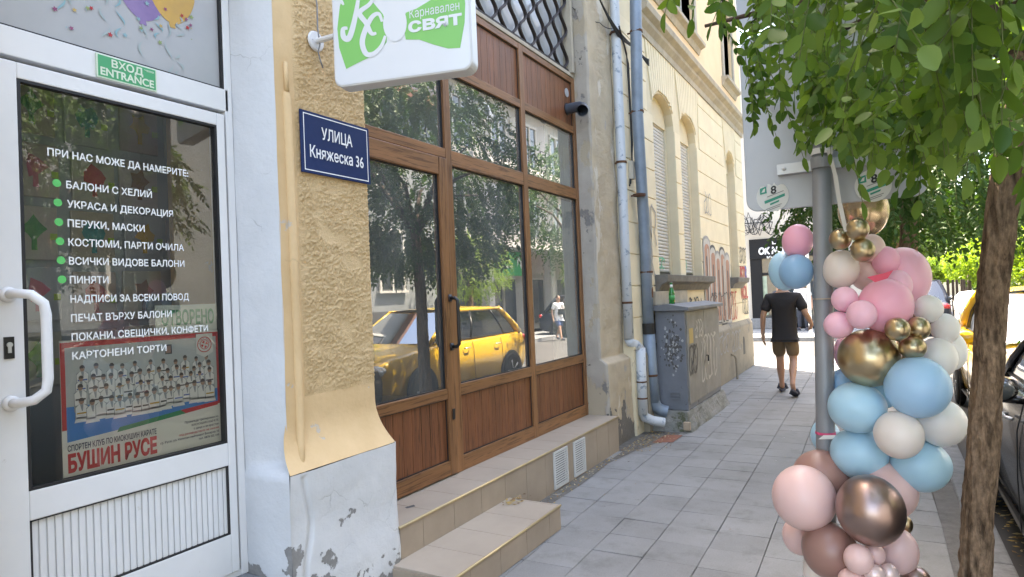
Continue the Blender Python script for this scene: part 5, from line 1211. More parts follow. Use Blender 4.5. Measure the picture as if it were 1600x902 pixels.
while len(B)<2300 and tries<140000:
    tries+=1
    u=rs.normal(0,1,3); u/=np.linalg.norm(u); r_=rs.uniform(.45,1)**.6; p=cen+u*rad*r_
    if p[2]<1.9 or p[2]>3.5: continue
    if np.hypot(p[0],p[1])<.8: continue
    out=np.array([p[0]-cen[0],p[1]-cen[1],0]); out/=np.linalg.norm(out)+1e-6
    d=out*rs.uniform(.1,.9)+np.array([0,0,-rs.uniform(.1,1.0)])+rs.normal(0,.42,3); l=rs.uniform(.15,.25)
    d/=np.linalg.norm(d); t=p+d*l+np.array([0,0,-.3*l-.035])
    if not ok(t,2) or not ok(p+d*l*.5,4): continue
    qx=proj(t)[0]
    if proj(t)[2]>0 and qx<1300 and rs.random()<(.90 if qx<1215 else .80 if qx<1240 else .5): continue
    if np.linalg.norm(t-np.array([0,0,CH]))<.72: continue
    sdc=abs(p[0]-.62)
    B.append(p);D.append(d);L.append(l)
# sprays along the lower edge of the crown, set where the photograph shows them hanging
def spray(px,py,Y,l,n=1,sx=.03,dirx=0):
    for k in range(n):
        t=np.array(at(px,py,Y=Y))+rs.normal(0,sx,3)*np.array([1,1,.5]); d=np.array([rs.normal(dirx,.25),rs.normal(0,.25),-1.0]); d/=np.linalg.norm(d); B.append(t-d*l*1.2);D.append(d);L.append(l)
for q in ((1185,180,2.3,.17),(1215,160,2.2,.2),(1205,120,2.3,.2),(1240,150,2.1,.2),(1180,90,2.4,.18),(1265,205,2.1,.2),(1290,225,2.0,.2),(1245,190,2.3,.2),(1335,235,2.0,.2),(1372,235,1.8,.22),(1395,285,1.7,.2),(1420,270,1.6,.2),(1350,235,2.1,.22),(1310,215,2.2,.2),(1400,240,1.6,.22),(1450,215,1.4,.22),(1485,260,1.5,.2),(1545,220,1.3,.2),(1565,270,1.4,.2),(1590,200,1.2,.2),(1520,150,1.15,.24),(1560,120,1.1,.24),(1480,140,1.25,.24),(1580,60,1.05,.22),(1440,110,1.4,.24),(1170,60,2.5,.18),(1195,50,2.4,.2),(1210,95,2.3,.2),(1225,60,2.2,.2),(1260,120,2.1,.2),(1290,150,2.0,.22)): spray(*q,n=2)
for q in ((1100,25,1.5,.16),(1075,20,1.55,.15),(1128,20,1.45,.17),(1050,5,1.5,.14)): spray(*q,n=1,sx=.01,dirx=-.3)
VF,ST_=frond_leaves(B,D,L,7,.043,.0225,.32,rs,True)
cr=crown_mesh('crown',VF,[m_leaf1,m_twig],T1,ST_,.0014); cr.data.polygons.foreach_set('use_smooth',[True]*len(cr.data.polygons))
def street_tree(x,y,zc,rad,nf,label,th,seed,ll=.06,fl=(.22,.36),mat=m_leaf2,low=1.95,lean=0,group='street trees along the kerb',npair=6,xmin=None):
    r=np.random.default_rng(seed); T=empty('street_tree',(x,y,-.02),label,'tree',group)
    trunk_mesh([(x,y,-.15),(x+lean*.3,y,.9),(x+lean*.6,y+.03,1.7),(x+lean,y,th)],[.095,.075,.07,.06],T,m_bark,24,.006,40)
    b=MB(); c=Vector((x+lean,y,th))
    for k in range(8):
        a=2*math.pi*k/8+seed; e=c+Vector((math.cos(a)*rad[0]*.7,math.sin(a)*rad[1]*.7,rad[2]*r.uniform(.3,.9))); b.tube([c+Vector((0,0,-.1)),c.lerp(e,.5)+Vector((0,0,.2)),e],[.045,.025,.01],7)
    b.build('limb',m_limb,T,True)
    cen=np.array([x+lean,y,zc]); BB=[];DD=[];LL=[]
    while len(BB)<nf:
        u=r.normal(0,1,3); u/=np.linalg.norm(u); q=r.uniform(.35,1)**.45
        lump=1+.16*noise.noise(Vector((u[0]*2.2+seed,u[1]*2.2,u[2]*2.2)))
        p=cen+u*np.array(rad)*q*lump; l=r.uniform(*fl)
        d=u*np.array([.8,.8,.3])+np.array([0,0,-.7])+r.normal(0,.3,3); d/=np.linalg.norm(d)
        if (p+d*l)[2]<low+.12*noise.noise(Vector((p[0]*3,p[1]*3,seed)))-.03: continue
        if xmin:
            qx,qy,qd=proj(p+d*l)
            if qx<xmin+60*noise.noise(Vector((p[2]*4,p[1]*3,1))): continue
        BB.append(p);DD.append(d);LL.append(l)
    VF,S_=frond_leaves(BB,DD,LL,npair,ll,ll*.5,.3,r); crown_mesh('crown',VF,[mat,m_twig],T,S_,.002); return T
street_tree(.16,7.0,3.3,(1.75,1.7,1.6),2100,'second street tree with dark drooping foliage just beyond the balloons',2.6,5,.062,low=1.86,lean=.1,npair=7,xmin=1205)
street_tree(.25,12.6,3.6,(1.5,1.6,1.4),700,'third street tree on the kerb beside the side street',2.6,9,.075,low=2.15,npair=5,xmin=1230)
#street_tree(.34,-1.6,3.4,(1.7,1.7,1.4),420,'street tree on the kerb behind the viewer, mirrored in the door glass',2.6,11,.07,low=2.2,npair=5)
street_tree(6.45,17.6,2.75,(1.35,1.35,1.25),560,'bright green street tree on the opposite kerb, mirrored in the middle pane',2.0,15,.075,low=1.45,mat=m_lime_l,npair=5,group='street trees on the opposite kerb')
street_tree(6.45,10.5,2.9,(1.35,1.35,1.25),480,'bright green street tree on the opposite kerb nearer the viewer',2.1,17,.075,low=1.6,mat=m_lime_l,npair=5,group='street trees on the opposite kerb')
street_tree(6.45,2.5,2.9,(1.35,1.35,1.25),420,'bright green street tree on the opposite kerb across from the white door',2.1,19,.075,low=1.6,mat=m_lime_l,npair=5,group='street trees on the opposite kerb')
street_tree(6.45,27.5,2.9,(1.3,1.3,1.2),420,'bright green street tree far along the opposite kerb, mirrored in the right pane',2.1,21,.08,low=1.5,mat=m_lime_l,npair=5,group='street trees on the opposite kerb')
def globe_tree(name,c,rad,n,leaf,mat,label,cat_group,trunk_r=.09,seed=1,zb=0,lumps=7):
    r=np.random.default_rng(seed); c=np.array(c,float); T=empty(name,(c[0],c[1],zb),label,'tree',cat_group)
    b=MB(); b.tube([(c[0],c[1],zb-.1),(c[0]+.03,c[1],(zb+c[2])*.5),(c[0],c[1],c[2])],[trunk_r*1.2,trunk_r,trunk_r*.7],10); b.build('trunk',m_limb,T,True)
    P=[];cl=[(c+np.array(rad)*.62*(lambda u:u/np.linalg.norm(u))(r.normal(0,1,3)),r.uniform(.42,.6)) for _ in range(lumps)]+[(c,.75)]
    k=0
    while len(P)<n:
        cc,q=cl[r.integers(len(cl))]; u=r.normal(0,1,3); u/=np.linalg.norm(u); P.append(cc+u*np.array(rad)*q*r.uniform(.6,1)**.5)
    P=np.array(P); U=(P-c)/np.array(rad); A=r.normal(0,1,P.shape)+np.array([0,0,-.5]); N=U+r.normal(0,.5,P.shape)
    V,F=leaf_arrays(P,A,N,r.uniform(.7,1.2,n)*leaf,r.uniform(.7,1.2,n)*leaf*.6,True); crown_mesh('crown',(V,F),[mat],T); return T
for i,(px,py,Y,rr_,lab) in enumerate(((1512,412,40,(1.5,1.5,1.3),'round lime green tree on the square left of the near trunk'),(1600,405,34,(1.7,1.7,1.5),'round lime green tree on the square right of the near trunk'),(1460,425,52,(1.2,1.2,1.1),'small far lime green tree beside the huge pink balloon'),(1548,418,55,(1.8,1.8,1.5),'lime green tree far behind the near trunk'))):
    c=at(px,py,Y=Y); globe_tree('globe_tree',c,rr_,2600,.22,m_lime_l,lab,'round trees on the square',.09,30+i,-.02)
for i,(px,py,Y,rr_,lab) in enumerate(((1545,355,66,(4.5,4,4.5),'tall dark green tree behind the round trees of the square'),(1590,345,72,(5,4,5.5),'tallest dark tree at the right edge behind the square'),(1505,385,64,(3.4,3,3.2),'dark green tree in front of the pale yellow far building'))):
    c=at(px,py,Y=Y); globe_tree('tall_tree',c,rr_,3200,.5,m_dkl,lab,'tall trees behind the square',.25,50+i,-.02,11)
# spray of small compound leaves reaching in front of the cream wall (belongs to the second tree's kind)
# ================================================================ cars
def car(name,loc,rz,paint,label,cat,group=None,L=4.3,W=1.8,H=1.48,detail=True,glass=None,my=.78):
    e=empty(name,loc,label,cat,group,rz); ORG[e.name]=Vector((0,0,0)); k=L/4.3; hw0=W/2
    glass=glass or m_cglass
    S=[(2.15,.36,.58,.60,.66),(2.12,.25,.70,.74,.78),(1.98,.21,.79,.84,.90),(1.6,.19,.88,.95,.96),(1.1,.18,.94,1.02,.99),(.8,.18,.96,1.04,1),(.0,.18,.97,1.0,1),(-.9,.18,.985,1.0,1),(-1.5,.19,1.0,1.03,.985),(-1.85,.22,1.02,1.05,.95),(-2.08,.30,1.0,1.03,.88),(-2.15,.40,.82,.86,.82)]
    N=len(S); vs=[];fs=[]
    for (y,zb,zs,zm,h) in S:
        h*=hw0; half=[(0,zb),(h*.82,zb),(h*.96,zb+.06),(h*.985,zb+.25*(zs-zb)+.04),(h,zb+.55*(zs-zb)),(h*.985,zb+.82*(zs-zb)),(h*.94,zs),(h*.86,zs+.35*(zm-zs)),(h*.5,zm-.01),(0,zm)]
        ring=[(x,z) for x,z in half]+[(-x,z) for x,z in half[-2:0:-1]]
        vs+=[(x,y*k,z) for x,z in ring]
    n=len(vs)//N
    for i in range(N-1):
        for j in range(n): fs.append((i*n+j,(i+1)*n+j,(i+1)*n+(j+1)%n,i*n+(j+1)%n))
    fs.append(tuple(range(n))); fs.append(tuple(range((N-1)*n,N*n))[::-1])
    body=raw('body',vs,fs,[paint],e,True); 
    md=body.modifiers.new('s','SUBSURF'); md.levels=1; md.render_levels=2
    # glasshouse
    zb=.985; F0,F1=(.98*k,.62*hw0/.9*.9),(.22*k,.6)
    base=dict(f=1.02*k,r=-1.92*k,hf=.86*hw0,hr=.84*hw0); top=dict(f=.30*k,r=-1.42*k,hf=.68*hw0,hr=.66*hw0); zt=H-.06
    def pt(t,y_t,s):   # t 0 belt ..1 roof, y_t 0 rear..1 front
        yb=base['r']+(base['f']-base['r'])*y_t; yt=top['r']+(top['f']-top['r'])*y_t
        hb=base['hr']+(base['hf']-base['hr'])*y_t; ht=top['hr']+(top['hf']-top['hr'])*y_t
        z0=zb+.02; bow=.035*math.sin(math.pi*t)
        return Vector((s*(hb+(ht-hb)*t+bow),yb+(yt-yb)*t,z0+(zt-z0)*t))
    def quadgrid(nm,f,mt,nu=6,nv=6,par=e): 
        v=[f(i/nu,j/nv) for j in range(nv+1) for i in range(nu+1)]; q=[(j*(nu+1)+i,j*(nu+1)+i+1,(j+1)*(nu+1)+i+1,(j+1)*(nu+1)+i) for j in range(nv) for i in range(nu)]
        return raw(nm,v,q,[mt],par,True)
    for s in(-1,1):
        for (a,c,nm) in((.60,.95,'side_window'),(.22,.575,'side_window'),(.06,.195,'side_window')): quadgrid(nm,lambda u,v,a=a,c=c,s=s:pt(.04+.9*v,a+(c-a)*u,s),glass)
        b=MB()
        for yt_,w_,w2 in((.985,.035,.028),(.02,.07,.06)): 
            P_=[pt(t,yt_,s) for t in(0,.25,.5,.75,1.0)]; b.tube(P_,[w_,w_,w2,w2,w2],8)
        b.tube([pt(1,q,s)+Vector((0,0,.0)) for q in np.linspace(0,1,8)],.033,8)
        b.build('pillar',paint,e,True)
        b=MB()
        for yt_ in(.588,.208): b.tube([pt(t,yt_,s) for t in(0,.5,1.0)],.028,6,flat=.6)
        b.tube([pt(.02,q,s) for q in np.linspace(.03,.97,8)],.012,6)
        b.build('window_trim',m_blk,e,True)
    def wind(y_t,sgn): 
        def f(u,v):
            a=pt(.02+.97*v,y_t,-1); c=pt(.02+.97*v,y_t,1); p=a.lerp(c,u); p.y+=sgn*.09*(1-(2*u-1)**2)*(1-.4*v); return p
        return f
    quadgrid('windscreen',wind(1.0,1),glass,10,6); quadgrid('rear_window',wind(0.0,-1),glass,10,6)
    def roof(u,v):
        a=pt(1,v,-1); c=pt(1,v,1); p=a.lerp(c,u); p.z+=.075*(1-(2*u-1)**2)**.6*(.55+.45*math.sin(math.pi*min(1,max(0,v*.9+.05)))); p.y+=(.09*(1-(2*u-1)**2)*.6)*(2*v-1)**3; return p
    quadgrid('roof',roof,paint,12,12)
    b=MB(); b.box(-hw0*.7,hw0*.7,base['r']+.2,base['f']-.45,.9,1.03)
    for yy in (.15*k,-.85*k):
        for s in((-.36,.36)): b.box(s-.22,s+.22,yy-.08,yy+.08,.95,1.30)
    b.build('seat',m_dark,e,bevel=.04)
    for s in(-1,1):
        for yw in(1.32*k,-1.33*k):
            b=MB(); b.lathe([(.36,0),(.375,.02),(.30,.0201)],(s*(hw0-.02),yw,.32),'X',28) if False else None
            b.lathe([(0,-.012),(.372,-.012),(.372,.018),(0,.018)],(s*(hw0*.985),yw,.325),'X',28); b.build('wheel_arch',m_blk,e)
            b=MB(); x0=s*(hw0*.985); d_=s
            b.lathe([(.20,-.05),(.30,-.06),(.325,-.03),(.325,.02),(.31,.042),(.215,.045)],(x0,yw,.315),'X',28); wh=b.build('wheel',M('tyre_rubber',(.018,.018,.018),.8) if 'tyre_rubber' not in bpy.data.materials else bpy.data.materials['tyre_rubber'],e,True)
            b=MB(); xf=x0+s*.03
            b.lathe([(.0,s*.0),(.05,s*.004),(.06,-s*.004)],(xf,yw,.315),'X',16); b.lathe([(.195,0),(.22,s*.008),(.22,-s*.02)],(xf,yw,.315),'X',24)
            for q in range(5):
                a=2*math.pi*q/5; b.tube([(xf-s*.006,yw+.04*math.cos(a),.315+.04*math.sin(a)),(xf-s*.002,yw+.20*math.cos(a),.315+.20*math.sin(a))],[.024,.03],6)
            b.build('rim',m_alu,wh,True)
        b=MB(); b.ell((s*(hw0+.09),my*k,1.05),(.11,.055,.075),14,10); b.tube([(s*(hw0*.9),my*k+.02,.985),(s*(hw0+.06),my*k+.01,1.0)],.025,6); mr=b.build('mirror',paint,e,True)
        b=MB(); b.ell((s*(hw0+.09),my*k-.045,1.05),(.09,.02,.06),12,8); b.build('mirror_glass',m_wing,mr,True)
        for yy in(.02*k,-.95*k):
            b=MB(); b.tube([(s*(hw0*.995),yy,.86),(s*(hw0*.995)+s*.03,yy+.03,.865),(s*(hw0*.995)+s*.03,yy+.15,.865),(s*(hw0*.995),yy+.18,.86)],.011,6); b.build('door_handle',m_alu if detail else paint,e,True)
        for yy in(.86*k,-.10*k,-1.02*k):
            b=MB(); b.tube([(s*hw0*1.0005,yy-.02,.26),(s*hw0*1.0035,yy,.55),(s*hw0*.994,yy,.82),(s*hw0*.955,yy,.97)],.004,5); b.build('door_seam',m_gasket,e)
        b=MB(); b.tube([(s*hw0*.965,1.0*k,.24),(s*hw0*.975,-1.0*k,.24)],.02,6,flat=.7); b.build('sill_trim',m_blk,e)
        b=MB(); b.ell((s*hw0*.66,2.02*k,.70),(.20,.12,.075),14,8); b.build('headlight',m_lamp,e,True)
        b=MB(); b.ell((s*hw0*.74,-2.04*k,.88),(.17,.10,.10),14,8); b.build('tail_light',m_tail,e,True)
    b=MB(); b.box(-.36,.36,2.10*k,2.165*k,.50,.62); b.build('grille',m_blk,e,bevel=.02)
    b=MB(); b.box(-.26,.26,2.15*k,2.175*k,.38,.48); b.build('number_plate',m_paper,e,bevel=.004)
    b=MB(); b.box(-.26,.26,-2.175*k,-2.15*k,.70,.80); b.build('number_plate',m_paper,e,bevel=.004)
    return e
m_lamp=M('headlamp_glass',(.5,.52,.54),.1,coat=1); m_tail=M('tail_lamp_red',(.45,.01,.01),.15,coat=1)
def paint(n,c,metal=0): return M(n,c,.28,metal,coat=1,var=(1.2,tuple(x*.95 for x in c)))
car('parked_car',(1.53,4.6,-.125),0,M('black_car_paint',(.004,.004,.005),.22,spec=.35,coat=.25),'black car parked at the kerb right behind the near tree trunk','car',L=4.6,W=1.84,H=1.52,my=-.12)
tx=car('taxi',(1.75,9.15,-.125),math.pi,paint('taxi_yellow',(.80,.48,.015)),'yellow taxi parked beyond the black car, mirrored in the shopfront','car',L=4.45,W=1.84,H=1.56)
s_=at(1477,452,Y=23); car('dark_suv',(s_.x-.75,s_.y+2.2,-.125),0,M('dark_blue_paint',(.012,.016,.028),.5),'dark car with red tail light seen beyond the pink balloons','car',L=4.5,W=1.9,H=1.72,detail=False)
c=at(1600,452,Y=30); car('red_car',(c.x+.6,30,-.125),R(75),paint('red_car_paint',(.45,.02,.03)),'red car parked at the right edge in front of the square','car','far cars on the square',detail=False)
c=at(1540,458,Y=27); 
c2=copy_tree([o for o in bpy.data.objects if o.name=='dark_suv'][0]); c2.name='silver_car'; c2.location=(4.9,24.5,-.125); c2.rotation_euler.z=R(80); tag(c2,'dark car parked across the street near the square behind the near trunk','car','far cars on the square')
# white pram
PR=empty('white_pram',(at(1517,475,Y=17).x,17,-.125),'white pram hood showing left of the near tree trunk','pram'); ORG[PR.name]=Vector((0,0,0))
b=MB(); b.lathe([(.0,.42),(.18,.40),(.27,.30),(.30,.16),(.30,.0)],(0,.12,1.0),'Z',20); b.build('hood',M('white_fabric',(.75,.74,.72),.8),PR,True)
b=MB(); b.box(-.27,.27,-.45,.40,.78,1.02); b.build('basket',M('pale_grey_fabric',(.5,.5,.5),.8),PR,bevel=.06)
b=MB(); b.tube([(-.26,-.40,.15),(-.26,.30,.85)],.014,8); b.tube([(.26,-.40,.15),(.26,.30,.85)],.014,8); b.tube([(-.26,.40,.15),(-.26,-.55,1.1),(.26,-.55,1.1),(.26,.40,.15)],.014,8); b.build('frame',m_alu,PR,True)
for x in(-.28,.28):
    for y in(-.4,.4): b=MB(); b.lathe([(.0,-.02),(.14,-.02),(.15,0),(.14,.02),(0,.02)],(x,y,.15),'X',18); b.build('wheel',m_blk,PR)
# wooden stakes
for i,(px,py) in enumerate(((1482,462),(1490,465),(1498,464),(1506,466),(1512,464))):
    c=at(px,py,Y=36); b=MB(); b.tube([(c.x,36+i*.3,-.1),(c.x+.03*(i%2),36+i*.3,1.55)],.055,8); tag(b.build('wooden_stake',m_limb),'wooden stake standing below the round lime trees','stake','wooden stakes on the square')
# ================================================================ people
def skinmesh(name,nodes,edges,mats,par,levels=2,root=0):
    me=bpy.data.meshes.new(name); me.from_pydata([n[0] for n in nodes],edges,[]); o=bpy.data.objects.new(name+'_tmp',me); col.objects.link(o)
    o.modifiers.new('skin','SKIN').use_smooth_shade=True
    if not me.skin_vertices: 
        with bpy.context.temp_override(object=o,active_object=o): bpy.ops.object.modifier_add(type='SUBSURF') if False else None
    lay=me.skin_vertices[0].data
    for i,n in enumerate(nodes):
        r=n[1]; lay[i].radius=(r,r) if not isinstance(r,tuple) else r; lay[i].use_root=(i==root)
    s=o.modifiers.new('sub','SUBSURF'); s.levels=levels; s.render_levels=levels
    dg=bpy.context.evaluated_depsgraph_get(); m2=bpy.data.meshes.new_from_object(o.evaluated_get(dg)); bpy.data.objects.remove(o)
    m2.materials.clear(); return link_mesh(name,m2,mats,par,True)
m_skin=M('skin',(.46,.27,.185),.5,sss=.15,var=(6,(.42,.235,.16))); m_hair=M('dark_hair',(.02,.014,.011),.6,bp=(120,.5,.004))
def person(loc,rz,label,group=None,shirt=(.019,.017,.019),trou=(.17,.115,.065),long=False,walk=True,s=1.0,arm='phone',bag=False,hatless=True):
    e=empty('person',loc,label,'person',group,rz); ORG[e.name]=Vector((0,0,0)); e.scale=(s,s,s)
    ms=M('shirt_%d'%len(bpy.data.materials),shirt,.85,bp=(14,.5,.02)); mt=M('trousers_%d'%len(bpy.data.materials),trou,.85,bp=(18,.5,.015))
    if walk:
        LA=dict(hip=(-.095,.0,.88),kn=(-.10,.17,.495),an=(-.105,.27,.085),to=(-.115,.43,.035)); RA=dict(hip=(.095,.0,.88),kn=(.10,-.02,.50),an=(.105,-.29,.185),to=(.115,-.17,.03))
    else:
        LA=dict(hip=(-.095,0,.88),kn=(-.105,.02,.48),an=(-.11,-.02,.085),to=(-.13,.13,.03)); RA=dict(hip=(.095,0,.88),kn=(.11,.01,.48),an=(.12,.0,.085),to=(.15,.14,.03))
    Ls,Rs=(-.185,0,1.40),(.185,0,1.40)
    Le,Lw,Lh=(-.275,-.05,1.14),(-.30,.02,.89),(-.30,.05,.80)
    if arm=='phone': Re,Rw,Rh=(.30,-.05,1.15),(.345,.15,1.00),(.33,.22,.97)
    elif arm=='bent': Re,Rw,Rh=(.29,-.06,1.13),(.20,.16,1.05),(.12,.20,1.06)
    else: Re,Rw,Rh=(.275,-.03,1.14),(.29,.03,.89),(.29,.05,.80)
    nodes=[((0,0,.93),(.15,.11)),((0,.01,1.10),(.145,.105)),((0,.0,1.28),(.165,.115)),((0,-.01,1.42),(.10,.08)),((0,.005,1.50),(.055,.058)),((0,.03,1.56),(.062,.075)),((0,.03,1.63),(.074,.092)),((0,.02,1.70),(.066,.08)),((0,.015,1.735),(.035,.045))]
    ed=[(i,i+1) for i in range(8)]
    def add(p,r,fr): nodes.append((p,r)); ed.append((fr,len(nodes)-1)); return len(nodes)-1
    for S_,E_,W_,H_,sg in((Ls,Le,Lw,Lh,-1),(Rs,Re,Rw,Rh,1)):
        a=add(S_,.062,3); a=add(tuple((Vector(S_)*.5+Vector(E_)*.5)),.05,a); a=add(E_,.041,a); a=add(tuple(Vector(E_).lerp(Vector(W_),.4)),.04,a); w_=add(W_,.026,a); pl_=add(H_,(.034,.018),w_)
        d=(Vector(H_)-Vector(W_)).normalized(); sd=d.cross(Vector((1,0,0))).normalized()
        for q,(off,ln) in enumerate(((-.027,.062),(-.009,.074),(.009,.072),(.027,.055))):
            k0=Vector(H_)+d*.030+sd*off; a=add(tuple(k0),.0095,pl_); a=add(tuple(k0+d*ln*.55+Vector((-sg*.008,0,0))),.0085,a); add(tuple(k0+d*ln+Vector((-sg*.024,0,0))),.007,a)
        k0=Vector(W_)+d*.035+sd*(.036); a=add(tuple(k0),.011,w_); add(tuple(k0+d*.045+sd*.018),.009,a)
    for G in(LA,RA):
        a=add(G['hip'],.088,0); a=add(tuple(Vector(G['hip']).lerp(Vector(G['kn']),.5)),.078,a); a=add(G['kn'],.056,a); a=add(tuple(Vector(G['kn']).lerp(Vector(G['an']),.33)+Vector((0,-.018,0))),.060,a); a=add(tuple(Vector(G['kn']).lerp(Vector(G['an']),.8)),.036,a); a=add(G['an'],.038,a); add(tuple(Vector(G['an'])*.35+Vector(G['to'])*.65),(.036,.028),a); 
    body=skinmesh('body',nodes,ed,[m_skin],e)
    b=MB(); b.ell((0,-.005,1.675),(.083,.098,.085),18,12); hb=b.bm
    for v in list(hb.verts):
        if v.co.z<1.60 or (v.co.y>.055 and v.co.z<1.70): hb.verts.remove(v)
    b.build('hair',m_hair,e,True,norm=False)
    b=MB(); b.ell((0,.122,1.615),(.013,.02,.022),8,6); b.ell((-.083,.02,1.62),(.012,.02,.032),8,6); b.ell((.083,.02,1.62),(.012,.02,.032),8,6); b.build('face',m_skin,e,True)
    b=MB(); b.ell((-.030,.108,1.648),(.011,.008,.007),8,6); b.ell((.030,.108,1.648),(.011,.008,.007),8,6); b.build('eyes',m_blk,e,True)
    b=MB(); b.ell((0,.108,1.573),(.022,.008,.006),8,6); b.build('mouth',M('lips',(.3,.12,.1),.5) if 'lips' not in bpy.data.materials else bpy.data.materials['lips'],e,True)
    # shirt: torso and sleeves
    n2=[((0,0,.80),(.185,.145)),((0,.0,.93),(.182,.143)),((0,.01,1.10),(.18,.138)),((0,.0,1.27),(.19,.138)),((0,-.005,1.40),(.135,.10)),((0,.0,1.475),(.070,.070))]; e2=[(i,i+1) for i in range(5)]
    for S_,E_ in((Ls,Le),(Rs,Re)):
        k0=len(n2); n2.append(((S_[0]*1.02,S_[1],S_[2]-.005),.085)); e2.append((4,k0)); n2.append((tuple(Vector(S_).lerp(Vector(E_),.45)),.080)); e2.append((k0,k0+1)); n2.append((tuple(Vector(S_).lerp(Vector(E_),.80)),.082)); e2.append((k0+1,k0+2))
    skinmesh('t_shirt',n2,e2,[ms],e,root=1)
    n3=[((0,0,.955),(.155,.12)),((0,0,.86),(.16,.125))]; e3=[(0,1)]
    for G in(LA,RA):
        k0=len(n3); h=Vector(G['hip']); kn=Vector(G['kn']); an=Vector(G['an'])
        n3.append((tuple(h.lerp(kn,.12)),.108)); e3.append((1,k0)); n3.append((tuple(h.lerp(kn,.55)),.098)); e3.append((k0,k0+1)); n3.append((tuple(h.lerp(kn,.90)),.092)); e3.append((k0+1,k0+2))
        if long: n3.append((tuple(kn.lerp(an,.5)),.075)); e3.append((k0+2,k0+3)); n3.append((tuple(kn.lerp(an,.95)),.068)); e3.append((k0+3,k0+4))
    skinmesh('trousers' if long else 'shorts',n3,e3,[mt],e)
    for G in(LA,RA):
        a,t=Vector(G['an']),Vector(G['to']); he=a+Vector((0,-.055,-.07 if a.z<.12 else -.075)); b=MB()
        d=(t-he); d.normalize(); sd=d.cross(Vector((0,0,1))).normalized(); up=sd.cross(d)
        sole=[]; Ln=.27
        for q in range(20):
            an_=2*math.pi*q/20; sole.append(he+d*(Ln*.5+Ln*.52*math.cos(an_))+sd*(.048*math.sin(an_)*(1+.18*math.cos(an_)))+up*-.006)
        b.prism(sole,up*.032); sl=b.build('slipper',m_slip,e,bevel=.006)
        b=MB(); b.tube([he+d*.17+sd*.05,he+d*.165+sd*.03+up*.062,he+d*.165-sd*.03+up*.062,he+d*.17-sd*.05],.022,8,flat=1.6); b.build('strap',m_slip,sl,True)
    if bag:
        b=MB(); b.box(-.13,.10,.14,.22,1.0,1.22); b.tube([(.12,.12,1.42),(0,.17,1.25),(-.16,.16,1.05)],.014,6); b.build('shoulder_bag',m_blk,e,bevel=.02)
    return e
m_slip=M('dark_slipper_rubber',(.05,.055,.075),.7)
person((-1.24,9.92,0),0,'man walking away in black t-shirt, brown shorts and dark slippers','people on the street')
if True:
    ph=MB(); c=Vector((-1.24+.34,9.92+.25,.99)); ph.box(c.x-.008,c.x+.008,c.y-.03,c.y+.06,c.z-.03,c.z+.045); tag(ph.build('phone',m_blk,bevel=.003),'dark phone in the right hand of the walking man','phone')
c=at(1256,517,Z=0); person((c.x,c.y,0),math.pi,'person in white printed t-shirt standing by the far pole and facing the street','people on the street',(.72,.72,.72),(.03,.035,.05),True,False,1.0,'down')
person((c.x-.75,c.y+.1,0),R(150),'person in dark clothes standing behind the walking man at the cafe','people on the street',(.04,.04,.05),(.03,.035,.05),True,False,.97,'bent')
person((5.35,21.9,-.125),R(115),'man in white t-shirt and blue shorts crossing the road, mirrored in the right pane','people on the street',(.75,.75,.75),(.06,.10,.22),False,True,.98,'bent',True)
# ================================================================ cafe building across the side street
YB=26.2
CF_=empty('cafe_building',(-6,YB,0),'pale building with a dark cafe front across the sunny side street','building')
def cx(px,py): return at(px,py,Y=YB)
zt=cx(1200,373).z; zf=cx(1200,404).z; xl=cx(1172,400).x
b=MB(); b.box(-40,-.6,YB,YB+14,zt,10.5); b.box(-40,xl,YB,YB+14,0,zt); b.box(-1.0,-.6,YB,YB+14,0,zt); b.box(xl,-1.0,YB+3,YB+14,0,zt); b.build('wall',M('pale_cafe_plaster',(.55,.50,.43),.9,var=(.8,(.48,.44,.38))),CF_)
m_char=M('charcoal_front',(.012,.0125,.014),.6,spec=.2); b=MB(); b.box(xl,-1.0,YB-.12,YB-.003,zf,zt); b.box(xl,xl+.42,YB-.08,YB-.003,.35,zf); b.box(-2.75,-2.55,YB-.08,YB-.003,0,zf); b.box(xl+.42,-2.75,YB-.06,YB-.003,2.02,2.12); b.build('cafe_front',m_char,CF_)
b=MB(); b.box(xl,-2.9,YB-.5,YB-.09,0,.38); b.build('front_step',m_granite,CF_)
b=MB(); b.box(xl+.42,-2.75,YB-.03,YB-.01,.38,2.02); b.box(xl+.42,-2.75,YB-.03,YB-.01,2.12,zf); b.box(-2.55,-1.0,YB-.03,YB-.01,0,zf); b.build('cafe_window',m_wing,CF_)
b=MB(); q=[cx(1188,432),cx(1200,470)]; b.box(q[0].x,q[1].x,YB-.04,YB-.034,q[1].z-.55,q[0].z); b.build('window_poster',M('cafe_poster',(.36,.42,.32),.6,var=(3,(.2,.28,.2))),CF_)
p=cx(1186,396); text('lettering','OK NO',(p.x,YB-.125,p.z-.05),XV,ZV,width=cx(1226,396).x-p.x,height=.26,mats=m_paper,parent=CF_,bold=.05,shear=.12,depth=.002)
p=cx(1199,402); text('lettering','мъну',(p.x,YB-.125,p.z-.06),XV,ZV,height=.12,mats=m_paper,parent=CF_,bold=.01,depth=.002)
b=MB(); p=cx(1209,380); b.box(p.x-.04,p.x+.0,YB-.128,YB-.125,p.z-.05,p.z+.09); b.box(p.x,p.x+.09,YB-.128,YB-.125,p.z-.05,p.z-.02); b.build('emblem',m_paper,CF_)
for i,(xx,zz) in enumerate(((-9,5),(-6.2,5),(-3.4,5),(-9,7.8),(-6.2,7.8),(-3.4,7.8))):
    b=MB(); b.box(xx-.55,xx+.55,YB-.02,YB-.004,zz,zz+1.6); f=b.build('window',m_wing,CF_); b=MB(); b.box(xx-.65,xx+.65,YB-.10,YB-.02,zz-.12,zz); b.box(xx-.04,xx+.04,YB-.05,YB-.02,zz,zz+1.6); b.build('frame',m_winf,f)
